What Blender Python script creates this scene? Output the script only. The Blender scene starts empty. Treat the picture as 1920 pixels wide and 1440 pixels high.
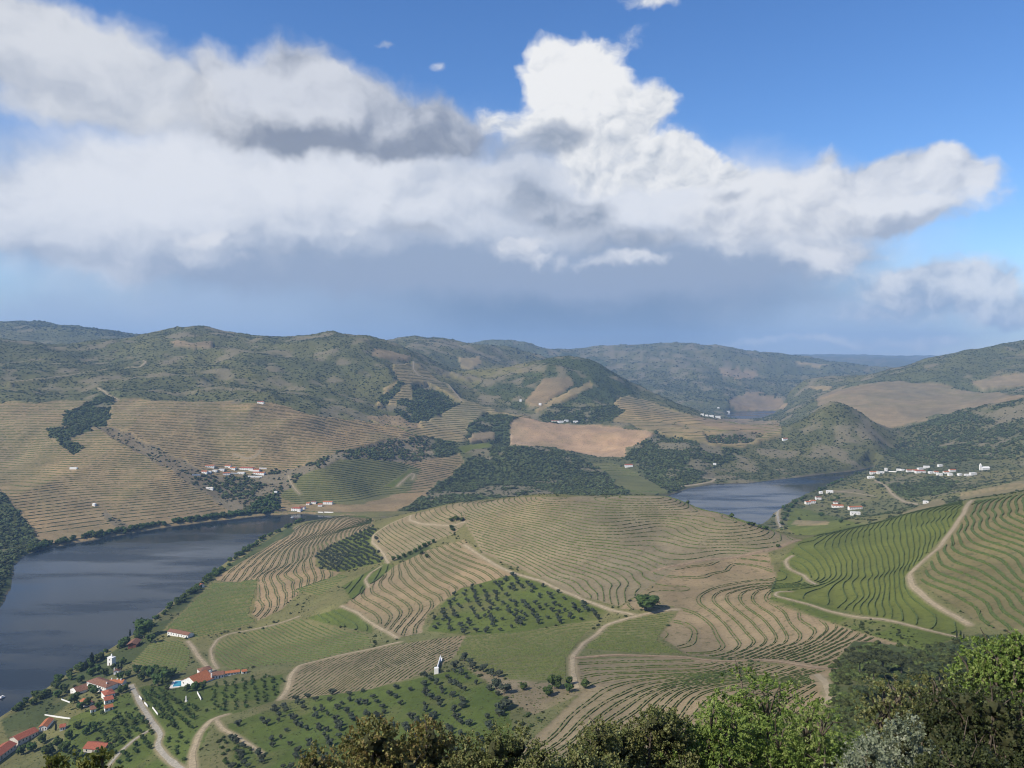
import bpy, math, random
import numpy as np
from mathutils import Vector, Matrix
R = math.radians
rng = np.random.default_rng(7)
random.seed(7)
scene = bpy.context.scene
COL = scene.collection

# ------------------------------------------------------------------ camera
F = 1478.0                      # focal length in pixels of a 1920 wide picture
HC = 350.0                      # eye height above the river
PITCH = math.atan((720 - 672) / F)
CP, SP = math.cos(PITCH), math.sin(PITCH)
cam_d = bpy.data.cameras.new('camera')
cam_d.sensor_width = 36.0
cam_d.lens = 36.0 * F / 1920.0
cam_d.clip_start = 0.5
cam_d.clip_end = 90000.0
cam = bpy.data.objects.new('camera', cam_d)
cam.location = (0, 0, HC)
cam.rotation_euler = (math.pi / 2 - PITCH, 0, 0)
COL.objects.link(cam)
scene.camera = cam

# ------------------------------------------------------------------ view and sampling
vs = scene.view_settings
vs.view_transform = 'Standard'
vs.look = 'None'
vs.exposure = 0.22
vs.gamma = 1.0
vs.use_curve_mapping = False
scene.render.engine = 'CYCLES'
cy = scene.cycles
cy.use_denoising = True
cy.filter_width = 1.1
cy.max_bounces = 5
cy.diffuse_bounces = 2
cy.glossy_bounces = 2
cy.transparent_max_bounces = 6
cy.volume_bounces = 0
cy.use_adaptive_sampling = True
cy.adaptive_threshold = 0.015
cy.caustics_reflective = False
cy.caustics_refractive = False

# ------------------------------------------------------------------ sun
SUN_EL = R(40)
SUN_AZ = math.atan2(-0.82, -0.50)     # from the left and a little behind the viewer
to_sun = Vector((math.sin(SUN_AZ) * math.cos(SUN_EL), math.cos(SUN_AZ) * math.cos(SUN_EL), math.sin(SUN_EL)))
sun_d = bpy.data.lights.new('sun', 'SUN')
sun_d.energy = 5.0
sun_d.angle = R(0.5)
sun_d.color = (1.0, 0.92, 0.78)
sun = bpy.data.objects.new('sun', sun_d)
sun.rotation_euler = to_sun.to_track_quat('Z', 'Y').to_euler()
sun.location = (0, 0, 2000)
COL.objects.link(sun)

# ------------------------------------------------------------------ pixel <-> world authoring helpers
def ray(px, py):
    a = (px - 960.0) / F
    b = (720.0 - py) / F
    d = CP + b * SP
    return a / d, (-SP + b * CP) / d

def azel(px, py):
    xr, zr = ray(px, py)
    return math.atan2(xr, 1.0), math.atan2(zr, math.hypot(xr, 1.0))

def project(X, Y, Z):
    z = Z - HC
    dep = np.maximum(Y * CP - z * SP, 0.5)
    up = Y * SP + z * CP
    return 960 + F * X / dep, 720 - F * up / dep
# ------------------------------------------------------------------ sky: clear-air model plus cloud layers
world = bpy.data.worlds.new('World')
scene.world = world
world.use_nodes = True
world.cycles.sampling_method = 'MANUAL'
world.cycles.sample_map_resolution = 512
wt = world.node_tree
wt.nodes.clear()
WN, WL = wt.nodes, wt.links

def wmath(op, a, b=None, c=None, clamp=False):
    n = WN.new('ShaderNodeMath'); n.operation = op; n.use_clamp = clamp
    for i, v in enumerate((a, b, c)):
        if v is None: continue
        if isinstance(v, (int, float)): n.inputs[i].default_value = v
        else: WL.new(v, n.inputs[i])
    return n.outputs[0]

sky = WN.new('ShaderNodeTexSky')
sky.sky_type = 'NISHITA'
sky.sun_disc = False
sky.sun_elevation = SUN_EL
sky.sun_rotation = SUN_AZ
sky.altitude = 400
sky.air_density = 1.0
sky.dust_density = 0.15
sky.ozone_density = 4.0
bg_sky = WN.new('ShaderNodeBackground')
bg_sky.inputs['Strength'].default_value = 0.135
hsv = WN.new('ShaderNodeHueSaturation'); hsv.inputs['Saturation'].default_value = 1.2; hsv.inputs['Hue'].default_value = 0.508
WL.new(sky.outputs[0], hsv.inputs['Color'])
WL.new(hsv.outputs[0], bg_sky.inputs['Color'])
tc = WN.new('ShaderNodeTexCoord')
sep = WN.new('ShaderNodeSeparateXYZ')
WL.new(tc.outputs['Generated'], sep.inputs[0])
w_az = wmath('ARCTAN2', sep.outputs[0], sep.outputs[1])
w_hz = wmath('SQRT', wmath('ADD', wmath('MULTIPLY', sep.outputs[0], sep.outputs[0]), wmath('MULTIPLY', sep.outputs[1], sep.outputs[1])))
w_el = wmath('ARCTAN2', sep.outputs[2], w_hz)
comb = WN.new('ShaderNodeCombineXYZ')
WL.new(w_az, comb.inputs[0]); WL.new(w_el, comb.inputs[1])
PAE = comb.outputs[0]

def wmap(v, loc=(0, 0, 0), rot=0.0, scale=(1, 1, 1), kind='TEXTURE'):
    n = WN.new('ShaderNodeMapping'); n.vector_type = kind
    n.inputs['Location'].default_value = loc
    n.inputs['Rotation'].default_value = (0, 0, rot)
    n.inputs['Scale'].default_value = scale
    WL.new(v, n.inputs['Vector'])
    return n.outputs[0]

def wnoise(v, scale, detail, rough=0.55, dist=0.0, loc=(0, 0, 0), sc=(1, 1, 1), seed=0.0):
    n = WN.new('ShaderNodeTexNoise')
    n.noise_dimensions = '2D'
    n.inputs['Scale'].default_value = scale
    n.inputs['Detail'].default_value = detail
    n.inputs['Roughness'].default_value = rough
    n.inputs['Distortion'].default_value = dist
    m = WN.new('ShaderNodeVectorMath'); m.operation = 'MULTIPLY_ADD'
    WL.new(v, m.inputs[0]); m.inputs[1].default_value = sc; m.inputs[2].default_value = (loc[0] + seed, loc[1] + seed * 0.7, 0)
    WL.new(m.outputs[0], n.inputs['Vector'])
    return n.outputs[0]

# domain warp shared by all cloud layers, so that outlines billow
warp = WN.new('ShaderNodeTexNoise'); warp.noise_dimensions = '2D'; warp.inputs['Scale'].default_value = 9.0; warp.inputs['Detail'].default_value = 4.0
warp.inputs['Roughness'].default_value = 0.6
WL.new(PAE, warp.inputs['Vector'])
wv = WN.new('ShaderNodeVectorMath'); wv.operation = 'MULTIPLY_ADD'
WL.new(warp.outputs['Color'], wv.inputs[0]); wv.inputs[1].default_value = (0.07, 0.055, 0.0); wv.inputs[2].default_value = (-0.035, -0.0275, 0)
wadd = WN.new('ShaderNodeVectorMath'); wadd.operation = 'ADD'
WL.new(PAE, wadd.inputs[0]); WL.new(wv.outputs[0], wadd.inputs[1])
PW = wadd.outputs[0]

def blob_sum(blobs, vec):
    """blobs: (px, py, half width px, half height px, tilt deg, amount) -> sum of soft ellipses"""
    acc = None
    for (px, py, rx, ry, rot, amp) in blobs:
        a, e = azel(px, py)
        if abs(rot) > 9:
            q = wmap(vec, (a, e, 0), R(rot), (rx / F, ry / F, 1.0), 'TEXTURE')
        else:
            m = WN.new('ShaderNodeVectorMath'); m.operation = 'MULTIPLY_ADD'
            WL.new(vec, m.inputs[0]); m.inputs[1].default_value = (F / rx, F / ry, 0); m.inputs[2].default_value = (-a * F / rx, -e * F / ry, 0)
            q = m.outputs[0]
        d = WN.new('ShaderNodeVectorMath'); d.operation = 'DOT_PRODUCT'
        WL.new(q, d.inputs[0]); WL.new(q, d.inputs[1])
        ex = wmath('POWER', 0.36788, d.outputs['Value'])
        acc = wmath('MULTIPLY', ex, amp) if acc is None else wmath('MULTIPLY_ADD', ex, amp, acc)
    return acc

def smooth(v, lo, hi):
    n = WN.new('ShaderNodeMapRange'); n.interpolation_type = 'SMOOTHSTEP'
    n.inputs['From Min'].default_value = lo; n.inputs['From Max'].default_value = hi
    WL.new(v, n.inputs['Value'])
    return n.outputs[0]

def cmix(fac, a, b):
    n = WN.new('ShaderNodeMix'); n.data_type = 'RGBA'
    if isinstance(fac, (int, float)): n.inputs[0].default_value = fac
    else: WL.new(fac, n.inputs[0])
    for i, v in ((6, a), (7, b)):
        if isinstance(v, tuple): n.inputs[i].default_value = (*v, 1.0)
        else: WL.new(v, n.inputs[i])
    return n.outputs[2]

state = dict(col=None, alpha=None)
def over(col, alpha):
    if state['col'] is None:
        state['col'], state['alpha'] = col, alpha
        return
    # premultiplied 'over' kept simple: colour mixes by the new layer's cover
    a0 = state['alpha']
    a1 = wmath('SUBTRACT', 1.0, wmath('MULTIPLY', wmath('SUBTRACT', 1.0, alpha), wmath('SUBTRACT', 1.0, a0)))
    fac = wmath('DIVIDE', alpha, wmath('MAXIMUM', a1, 0.0005))
    state['col'] = cmix(fac, state['col'], col)
    state['alpha'] = a1

def layer(cover, ns, na, lo, hi, opac, dark, lit, shade, sk=2.2, sbase=0.55, seed=0.0, detail=7, rough=0.58, sc=(1, 1.35, 1), vec=None, relief=0.012, xtra=None):
    vec = vec or PW
    detail = min(detail, 5)
    n1 = wnoise(vec, ns, detail, rough, 0.0, sc=sc, seed=seed)
    base = blob_sum(cover, vec)
    if xtra is not None: base = wmath('ADD', base, xtra)
    d = wmath('ADD', base, wmath('MULTIPLY', wmath('SUBTRACT', n1, 0.5), na))
    al = wmath('MULTIPLY', smooth(d, lo, hi), opac)
    # relief: the same noise looked up a little towards the sun (upper left)
    n2 = wnoise(vec, ns, max(detail - 2, 1), rough, 0.0, loc=(-relief, relief * 1.3, 0), sc=sc, seed=seed)
    s = wmath('ADD', sbase, wmath('MULTIPLY', wmath('SUBTRACT', n1, n2), sk))
    s = wmath('ADD', s, wmath('MULTIPLY', wmath('SUBTRACT', d, lo), 0.10))
    if shade: s = wmath('ADD', s, blob_sum(shade, vec))
    s = smooth(s, 0.0, 1.0)
    over(cmix(s, dark, lit), al)

# the sky outside the picture carries on as broken cumulus, thinned to lower the ambient light
far_n = wnoise(PAE, 2.6, 5, 0.55, 0.0, sc=(1, 1.6, 1), seed=4.2)
az_out = smooth(wmath('ABSOLUTE', w_az), 0.66, 0.95)
el_out = smooth(w_el, 0.50, 0.72)
outside = wmath('MAXIMUM', az_out, el_out)
above = smooth(w_el, -0.02, 0.06)
out_cov = wmath('MULTIPLY', wmath('MULTIPLY', outside, above), wmath('MULTIPLY', wmath('SUBTRACT', far_n, 0.43), 3.2))

WHITE = (0.92, 0.93, 0.95)
GREY = (0.36, 0.40, 0.49)
BLUEG = (0.18, 0.27, 0.43)

# 1 rain curtain under the storm
layer([(900, 600, 700, 130, 0, 0.8), (1150, 620, 360, 110, 0, 0.5), (1500, 630, 500, 90, 0, 0.45), (200, 640, 600, 120, 0, 0.6)],
      3.0, 0.30, 0.10, 0.85, 0.95, (0.205, 0.290, 0.455), (0.54, 0.68, 0.90), [(1080, 590, 330, 90, 0, -0.62), (1250, 560, 260, 70, 0, -0.15), (100, 600, 380, 110, 0, 0.32), (1750, 640, 320, 80, 0, 0.50)],
      sk=0.6, sbase=0.60, seed=1.1, detail=3, relief=0.03)
# 2 broad pale anvil
layer([(300, 390, 330, 115, 0, 0.95), (650, 380, 330, 120, 0, 0.9), (950, 410, 330, 120, 0, 0.9), (60, 370, 220, 85, 0, 0.6), (1250, 400, 250, 105, 0, 0.85),
       (1460, 410, 240, 80, 0, 0.8), (440, 240, 220, 45, -4, 0.34), (1420, 520, 280, 55, 0, 0.5), (480, 475, 480, 60, 0, 0.55), (1020, 495, 380, 55, 0, 0.6)],
      5.0, 0.60, 0.12, 1.0, 0.96, (0.44, 0.53, 0.70), (1.08, 1.10, 1.15), [(380, 350, 330, 80, 0, 0.30), (1280, 370, 260, 80, 0, 0.25), (800, 510, 560, 70, 0, -0.75), (1250, 530, 400, 60, 0, -0.75)],
      sk=1.5, sbase=0.58, seed=2.3, detail=6, relief=0.02, xtra=out_cov)
# 3 upper-left cloud bank
layer([(90, 110, 140, 85, -15, 1.0), (225, 125, 110, 55, -15, 0.7), (30, 50, 110, 70, 0, 0.65), (330, 180, 120, 34, -12, 0.5), (120, 215, 200, 22, 0, 0.30)],
      6.5, 0.95, 0.22, 0.80, 0.95, (0.50, 0.56, 0.68), (0.98, 1.0, 1.04), [(120, 165, 160, 50, 0, -0.2), (100, 60, 150, 50, 0, 0.25)], sk=1.6, sbase=0.58, seed=3.7, detail=7, relief=0.016)
# 4 bright tower and its shoulder
layer([(1045, 155, 62, 66, 0, 1.1), (1008, 108, 34, 34, 0, 0.6), (1110, 130, 55, 56, 20, 0.95), (1165, 210, 72, 52, 0, 0.9), (1232, 190, 30, 30, 0, 0.55), (1075, 250, 110, 45, 0, 0.9),
       (1290, 300, 60, 36, 0, 0.85), (1390, 325, 60, 24, 0, 0.6), (1180, 78, 26, 40, -35, 0.50), (925, 222, 50, 26, 0, 0.5), (1200, 325, 160, 45, 0, 0.75), (1200, 6, 80, 18, 0, 0.50)],
      13.0, 0.85, 0.34, 0.74, 1.0, (0.52, 0.60, 0.73), (1.20, 1.20, 1.20), [(1060, 130, 130, 90, 0, 0.40), (1190, 250, 90, 60, 0, -0.15), (930, 290, 100, 50, 0, -0.2)], sk=1.7, sbase=0.68, seed=5.5, detail=8, rough=0.6, relief=0.010)
# 5 right arm and high wisps
layer([(735, 95, 34, 13, 0, 0.45), (825, 137, 30, 13, 0, 0.45), (500, 95, 46, 26, 0, 0.4), (1400, 345, 85, 34, 0, 0.7), (1540, 375, 130, 46, 8, 0.8), (1650, 335, 95, 38, 15, 0.8), (1750, 305, 65, 32, 0, 0.75), (1820, 340, 44, 36, -30, 0.6),
       (1700, 400, 80, 32, 0, 0.8), (1400, 430, 140, 55, 0, 0.65), (1545, 293, 30, 20, 20, 0.55), (1590, 478, 120, 24, 8, 0.6)],
      10.0, 0.85, 0.24, 0.72, 0.95, (0.54, 0.61, 0.75), (1.12, 1.13, 1.16), [(1705, 422, 70, 20, 0, -0.6), (1690, 375, 60, 20, 0, 0.25), (1780, 330, 90, 40, 0, -0.1), (1420, 330, 90, 40, 0, 0.2)], sk=1.7, sbase=0.60, seed=7.9, detail=7, relief=0.012)
# 6 grey near clouds
layer([(600, 190, 110, 66, -12, 1.0), (460, 195, 95, 56, -12, 0.85), (730, 235, 130, 46, -10, 0.9), (860, 245, 100, 40, 0, 0.75), (560, 250, 180, 40, -6, 0.8), (395, 135, 60, 36, -20, 0.5), (565, 115, 46, 36, 0, 0.5)],
      7.5, 0.95, 0.22, 0.82, 0.92, (0.31, 0.36, 0.47), (0.96, 0.98, 1.03), [(610, 275, 190, 32, -4, -0.55), (820, 250, 130, 40, 0, -0.30), (520, 170, 100, 45, -20, 0.32), (620, 130, 80, 40, 0, 0.15)], sk=1.5, sbase=0.56, seed=11.3, detail=7, relief=0.016)
# 7 grey puffs in front of the anvil
layer([(1045, 255, 50, 32, 0, 0.7), (990, 275, 90, 30, 0, 0.6), (985, 365, 60, 36, 0, 0.75), (1110, 395, 70, 38, 0, 0.8), (1030, 410, 80, 34, 0, 0.7), (1200, 455, 120, 28, 0, 0.7), (735, 385, 30, 24, 0, 0.5), (1365, 370, 50, 16, 0, 0.55), (775, 432, 60, 20, 0, 0.65), (500, 470, 120, 16, 0, 0.4)],
      12.0, 0.8, 0.24, 0.90, 0.92, (0.36, 0.43, 0.56), (0.70, 0.75, 0.85), [(1150, 475, 160, 20, 0, -0.2)], sk=1.9, sbase=0.40, seed=13.7, detail=7, relief=0.012)
# 8 low cumulus
layer([(960, 462, 65, 16, 0, 0.75), (1060, 487, 110, 17, 0, 0.75), (1200, 494, 80, 14, 0, 0.65), (380, 442, 95, 20, 0, 0.75), (410, 485, 80, 16, 0, 0.5), (665, 443, 44, 13, 0, 0.65), (240, 480, 50, 14, 0, 0.4),
       (1690, 540, 110, 36, 0, 0.9), (1830, 525, 90, 34, 0, 1.0), (1900, 578, 90, 30, 0, 0.9), (1530, 488, 65, 22, 0, 0.9), (1600, 590, 120, 18, 0, 0.4), (1430, 640, 260, 11, 0, 0.36), (1720, 640, 260, 15, 0, 0.36)],
      13.0, 0.80, 0.22, 0.85, 0.88, (0.42, 0.53, 0.73), (1.08, 1.09, 1.13), [(1760, 575, 160, 22, 0, -0.35), (1850, 540, 70, 25, 0, 0.25), (1530, 478, 50, 16, 0, 0.3), (1500, 632, 300, 18, 0, 0.12)], sk=1.8, sbase=0.56, seed=9.1, detail=7, relief=0.010)

bg_cloud = WN.new('ShaderNodeBackground')
bg_cloud.inputs['Strength'].default_value = 0.65
WL.new(state['col'], bg_cloud.inputs['Color'])
mixw = WN.new('ShaderNodeMixShader')
WL.new(state['alpha'], mixw.inputs[0])
WL.new(bg_sky.outputs[0], mixw.inputs[1]); WL.new(bg_cloud.outputs[0], mixw.inputs[2])
wout = WN.new('ShaderNodeOutputWorld')
WL.new(mixw.outputs[0], wout.inputs['Surface'])
# ------------------------------------------------------------------ noise helpers
def vnoise(x, y, seed=0):
    """smooth value noise, vectorised, range about -1..1"""
    xi = np.floor(x).astype(np.int64); yi = np.floor(y).astype(np.int64)
    fx = x - xi; fy = y - yi
    fx = fx * fx * fx * (fx * (fx * 6 - 15) + 10); fy = fy * fy * fy * (fy * (fy * 6 - 15) + 10)
    def h(a, b):
        n = (a * 374761393 + b * 668265263 + seed * 1442695041) & 0x7fffffff
        n = ((n ^ (n >> 13)) * 1274126177) & 0x7fffffff
        n = ((n ^ (n >> 16)) * 69069 + 12345) & 0x7fffffff
        return (n & 0xffff) / 32767.5 - 1.0
    a = h(xi, yi); b = h(xi + 1, yi); c = h(xi, yi + 1); d = h(xi + 1, yi + 1)
    return (a + (b - a) * fx) * (1 - fy) + (c + (d - c) * fx) * fy

def fbm(x, y, wl, octv=4, seed=0, gain=0.5):
    s = np.zeros_like(x); amp = 1.0; f = 1.0 / wl; t = 0
    for k in range(octv):
        s += amp * vnoise(x * f + 17.3 * k, y * f - 9.1 * k, seed + k); t += amp
        amp *= gain; f *= 2.03
    return s / t

def sstep(a, b, x):
    t = np.clip((x - a) / (b - a), 0, 1)
    return t * t * (3 - 2 * t)

# ------------------------------------------------------------------ height field from survey points
Y0 = 80.0
def at_z(px, py, z):
    xr, zr = ray(px, py)
    Y = (z - HC) / zr
    return (xr * Y, Y, z)
def at_y(px, py, Y):
    xr, zr = ray(px, py)
    return (xr * Y, Y, HC + zr * Y)

SURVEY_Z = [  # picture column, picture row, height above the river: near spur and its slopes
 (1200,1400,150),(1300,1300,145),(1420,1290,150),(1500,1270,150),(1070,1230,112),(1000,1380,122),(900,1300,108),(820,1255,100),(700,1400,92),(600,1330,74),
 (520,1400,75),(430,1440,75),(430,1340,56),(350,1300,32),(270,1350,33),(200,1400,28),(100,1385,12),(190,1285,13),(250,1215,10),(340,1190,15),(300,1182,9),
 (420,1260,30),(540,1300,58),(550,1245,42),(700,1215,62),(760,1200,68),(880,1190,80),(1120,1172,98),(600,1180,36),(480,1150,18),(400,1112,8),(560,1080,30),(640,1135,48),
 (490,1050,14),(560,1005,17),(640,968,30),(600,1030,36),(660,1020,50),(720,1050,58),(720,990,74),(775,965,90),(860,943,112),(860,985,104),(860,1050,84),(800,1100,68),(720,1130,56),
 (950,1062,90),(950,1000,108),(1000,936,138),(1100,934,140),(1260,935,138),(1100,1000,122),(1100,1080,100),(1000,1090,90),(1200,1135,106),(1300,1040,118),(1250,980,128),
 (1350,962,132),(1420,985,126),(1490,1012,120),(1440,1058,112),(1300,1112,107),(1380,1074,109),(1285,1172,107),(1330,1215,109),(1200,1215,108),(1360,1150,113),(1400,1102,114),(1420,1200,115),(1455,1105,119),(1430,1138,120),(1520,1190,124),(1500,1160,126),(1560,1200,131),(1660,1205,146),
 (1550,1040,124),(1600,1075,130),(1700,1082,150),(1600,990,130),(1700,964,150),(1800,942,168),(1730,1020,157),(1920,931,196),(1740,1085,157),(1850,1128,159),(1920,1165,162),(1760,1030,166),(1850,1062,168),(1920,1092,171),(1800,985,174),(1920,1022,181),(1800,1160,152),(1890,1185,158),(1720,1150,148),
 (1600,1130,128),(1500,1090,115),(2100,920,225),(2300,950,240),(2100,1140,178),
 # left near shore
 (130,1268,4),(245,1200,4),(375,1097,3),(470,1023,3),(545,985,4),(0,1352,4),(60,1400,8),(-150,1480,8),(-150,1600,40),(-400,1600,30),
]
SURVEY_Y = [  # column, row, distance: the far side of the river
 (60,1025,1460),(250,995,1590),(440,968,1750),(560,957,1815),(20,985,1560),(0,930,1700),(-150,900,1750),
 (200,950,1720),(300,900,1870),(150,880,1880),(0,850,2000),(100,800,2120),(350,850,2030),(350,800,2190),(350,755,2380),(200,752,2420),(500,760,2420),(0,752,2400),
 (430,882,2010),(590,940,1870),(520,920,1900),(500,830,2130),(600,800,2330),(640,850,2120),(640,900,1985),(700,920,1990),(750,870,2180),(750,805,2500),(820,850,2350),(830,900,2150),
 (700,800,2480),(560,850,2110),
 (250,700,2850),(100,690,2900),(400,690,2950),(520,700,2950),(640,720,2900),(720,700,3050),(200,660,3300),(0,640,3450),(-150,630,3500),(300,650,3350),
 (370,615,3850),(290,632,3900),(450,632,3800),(520,634,3650),(600,628,3600),(680,630,3700),(740,645,3750),(640,660,3300),(520,660,3300),(420,660,3250),
 (90,607,5600),(0,618,5400),(180,620,5600),(250,632,5500),(-150,610,5600),
 (770,680,3400),(800,712,3200),(860,745,3050),(930,775,2900),(780,760,2850),(860,800,2680),(720,755,2750),(960,790,2800),(960,830,2620),(1090,850,2560),
 (1000,835,2470),(900,838,2440),(1000,900,2230),(900,900,2220),(1100,900,2250),(1160,915,2240),(1200,925,2190),(1090,790,2950),(1220,815,2720),(1160,848,2540),
 (1000,770,3000),(930,745,3250),(870,700,3700),(940,700,3600),(1000,715,3350),(1000,680,3650),(1075,668,3750),(1130,690,3650),(1190,738,3500),(1150,770,3050),(1080,740,3250),(1290,775,3300),(1240,790,3050),
 (1380,800,3000),(1460,800,2980),(1400,840,2620),(1300,850,2480),(1250,890,2250),(1350,890,2330),(1450,880,2400),(1500,850,2550),(1560,768,2850),(1590,775,2830),(1530,790,2800),(1640,830,2650),(1600,860,2520),(1640,868,2500),
 (880,670,4600),(800,632,5000),(760,640,4800),(870,645,5000),(940,655,5200),(960,680,5000),(1000,665,5300),
 (950,643,7300),(1000,650,7600),(1050,657,7900),(1130,652,8300),(1200,650,8500),(1300,650,8700),(1360,657,8500),(1430,665,8300),(1500,672,8000),(1560,682,7600),(1620,695,7200),(1655,705,6900),
 (1200,690,6800),(1300,700,6500),(1250,740,5600),(1340,750,5300),(1430,738,5700),(1480,758,5250),(1550,720,6300),(1470,700,6900),(1500,740,5700),
 (1330,775,4900),(1270,760,5200),(1180,700,6500),(1100,680,7000),
 (1580,674,13000),(1640,676,13000),(1700,678,13000),(1500,672,13500),(1000,674,13000),(300,676,13000),(2100,684,13000),(-150,676,13000),
 (1700,690,5600),(1650,708,5200),(1780,668,4500),(1890,657,4300),(2100,650,4300),(1600,725,4300),(1540,748,3900),(1500,762,4500),(1700,718,4000),(1920,700,3900),(1800,740,3700),(1700,760,3500),(1620,790,3300),(1590,775,3400),(1920,735,3400),(1800,775,3200),
 (1680,815,2950),(1720,800,2900),(1800,790,2800),(1920,755,2750),(1860,830,2450),(1750,845,2450),(1700,860,2430),(1920,830,2300),(2100,760,2500),
 (1640,888,2270),(1740,885,2220),(1860,878,2180),(1920,870,2150),(1800,900,2050),(1700,905,2060),(1920,895,1950),(1620,910,2080),(1560,910,2120),(1530,935,1930),(1600,950,1790),(1700,940,1780),(1800,920,1750),(1480,965,1750),(1500,990,1560),(1600,975,1560),(1920,912,1560),(1680,955,1560),(2100,900,1600),
 # gorge right of the cone
 (1665,845,2680),
]
SURVEY_W = [  # plan position and height of ground that the spur hides, and of the viewpoint hill
 (0,-60,362),(0,0,348.2),(70,0,349),(-70,0,346),(0,-160,370),(140,-40,360),(-140,-40,345),(0,25,334),(35,30,329),(-35,25,332),(0,60,312),(45,70,300),(-45,60,305),
 (0,120,272),(60,120,268),(-60,120,255),(0,200,226),(100,200,232),(-100,200,195),(30,300,182),(120,300,196),(-190,300,125),(-60,300,165),(200,300,212),(190,420,176),(-200,420,88),(-300,420,60),(-80,420,112),(250,200,265),(-250,150,180),
 (-320,560,26),(-480,560,14),
 (-2900,4500,330),(-2300,4500,340),(-1700,4550,360),(-1100,4600,370),(-500,4300,330),(-200,4300,250),(-3600,4500,340),
 (-4200,7000,380),(-3000,7000,360),(-2000,6800,380),(-1000,6500,330),(-300,6200,260),(200,6300,180),
 (-700,9000,300),(0,10000,300),(1000,10500,300),(2000,10500,260),(3000,10000,200),(3600,9000,180),(-3000,9500,330),(-5000,9500,330),
 (430,4300,230),(800,4300,110),(1050,4400,40),(1900,5200,150),(2600,5600,180),(1300,3400,60),(1080,3200,60),(1250,3050,30),(1000,3600,60),(1300,4000,8),(1350,4500,2),(1450,4800,-4),(1500,5000,3),(1130,3600,30),(1300,4700,-2),(1600,4700,30),(1200,4300,15),
 (20,1380,88),(20,1500,45),(20,1650,6),(-90,1420,70),(-90,1550,32),(-90,1680,6),(240,1350,85),(250,1480,42),(260,1620,8),(330,1300,65),(420,1550,6),(-210,1620,16),(-240,1720,5),(-165,1440,62),(-150,1560,26),
 (395,1110,96),(370,1250,52),(400,1400,32),(500,1250,80),(480,1400,45),(600,1220,105),(580,1400,60),(680,1250,110),(120,1960,10),(300,2020,10),(0,1920,8),(-150,1880,8),
]
pts = [at_z(*p) for p in SURVEY_Z] + [at_y(*p) for p in SURVEY_Y] + SURVEY_W
P = np.array(pts, float)

# river outline on the water level (plan), near bank downstream to upstream then back along the far bank
def wl(px, py):
    x, y, _ = at_z(px, py, 0.0); return (x, y)
RIVER = [wl(-900,1560), wl(-300,1560), wl(0,1347), wl(130,1263), wl(205,1222), wl(245,1196), wl(300,1150), wl(375,1092), wl(430,1050), wl(480,1014), wl(560,978),
         (-400,1668), (-300,1640), (-150,1655), (50,1670), (250,1660), (400,1620), wl(1425,985), wl(1442,973), wl(1452,962), wl(1490,937), wl(1530,920), wl(1565,905), wl(1600,893), wl(1635,882),
         wl(1640,874), wl(1630,877), wl(1595,884), wl(1540,889), wl(1480,897), wl(1400,906), wl(1340,907), wl(1290,916), wl(1262,926),
         (330,1900), (100,1810), (-150,1740), (-300,1712), (-400,1738), wl(580,964), wl(560,964), wl(505,966), wl(440,973), wl(330,986), wl(250,999), wl(150,1017), wl(80,1030), wl(45,1042), wl(28,1058), wl(22,1085), wl(18,1112), wl(0,1142),
         wl(-100,1170), wl(-400,1210), wl(-900,1230)]
POND = [wl(1360,776), wl(1375,772), wl(1440,770), wl(1470,771), wl(1462,778), wl(1425,785), wl(1395,787), wl(1365,783)]

# grid: fan of columns, rings denser where terraces are seen
rings = np.concatenate([np.linspace(-70, 15, 10, endpoint=False), np.geomspace(15, 350, 60, endpoint=False), np.arange(350, 1450, 2.1), np.arange(1450, 2600, 4.6),
                        np.geomspace(2600, 5400, 190, endpoint=False), np.geomspace(5400, 17000, 90)])
uc = np.linspace(-0.70, 0.70, 590)
uc = np.concatenate([np.linspace(-1.05, -0.70, 24, endpoint=False), uc, np.linspace(0.70, 1.05, 25)[1:]])
NR, NU = len(rings), len(uc)
GY = np.repeat(rings[:, None], NU, 1)
GX = uc[None, :] * (GY + Y0)

# polyharmonic spline through the survey, in the conformal (bearing, log distance) chart
def chart(X, Y):
    return np.stack([X / (Y + Y0), np.log(Y + Y0 + 120.0)], -1)
Q = chart(P[:, 0], P[:, 1])
def kern(r): return r ** 2 * np.log(r + 1e-9)
def fit(q, z, lam):
    n = len(q)
    K = kern(np.linalg.norm(q[:, None] - q[None], axis=-1)) + lam * np.eye(n)
    A = np.zeros((n + 3, n + 3)); A[:n, :n] = K; A[:n, n] = 1; A[:n, n + 1:] = q; A[n:, :n] = A[:n, n:].T
    return np.linalg.solve(A, np.concatenate([z, [0, 0, 0]]))
wgt = fit(Q, P[:, 2], 4e-6)
ci = np.unique(np.concatenate([np.arange(0, NR, 5), [NR - 1]])); cj = np.unique(np.concatenate([np.arange(0, NU, 5), [NU - 1]]))
cq = chart(GX[np.ix_(ci, cj)], GY[np.ix_(ci, cj)]).reshape(-1, 2)
cz = np.empty(len(cq))
for k in range(0, len(cq), 4000):
    q = cq[k:k + 4000]
    cz[k:k + 4000] = kern(np.linalg.norm(q[:, None] - Q[None], axis=-1)) @ wgt[:-3] + wgt[-3] + q @ wgt[-2:]
cz = cz.reshape(len(ci), len(cj))
def upsample(a, src, dst):
    """Catmull-Rom along axis 0"""
    i = np.clip(np.searchsorted(src, dst, side='right') - 1, 0, len(src) - 2)
    t = ((dst - src[i]) / (src[i + 1] - src[i]))[:, None]
    p0 = a[np.maximum(i - 1, 0)]; p1 = a[i]; p2 = a[i + 1]; p3 = a[np.minimum(i + 2, len(src) - 1)]
    return 0.5 * ((2 * p1) + (-p0 + p2) * t + (2 * p0 - 5 * p1 + 4 * p2 - p3) * t * t + (-p0 + 3 * p1 - 3 * p2 + p3) * t ** 3)
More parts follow.
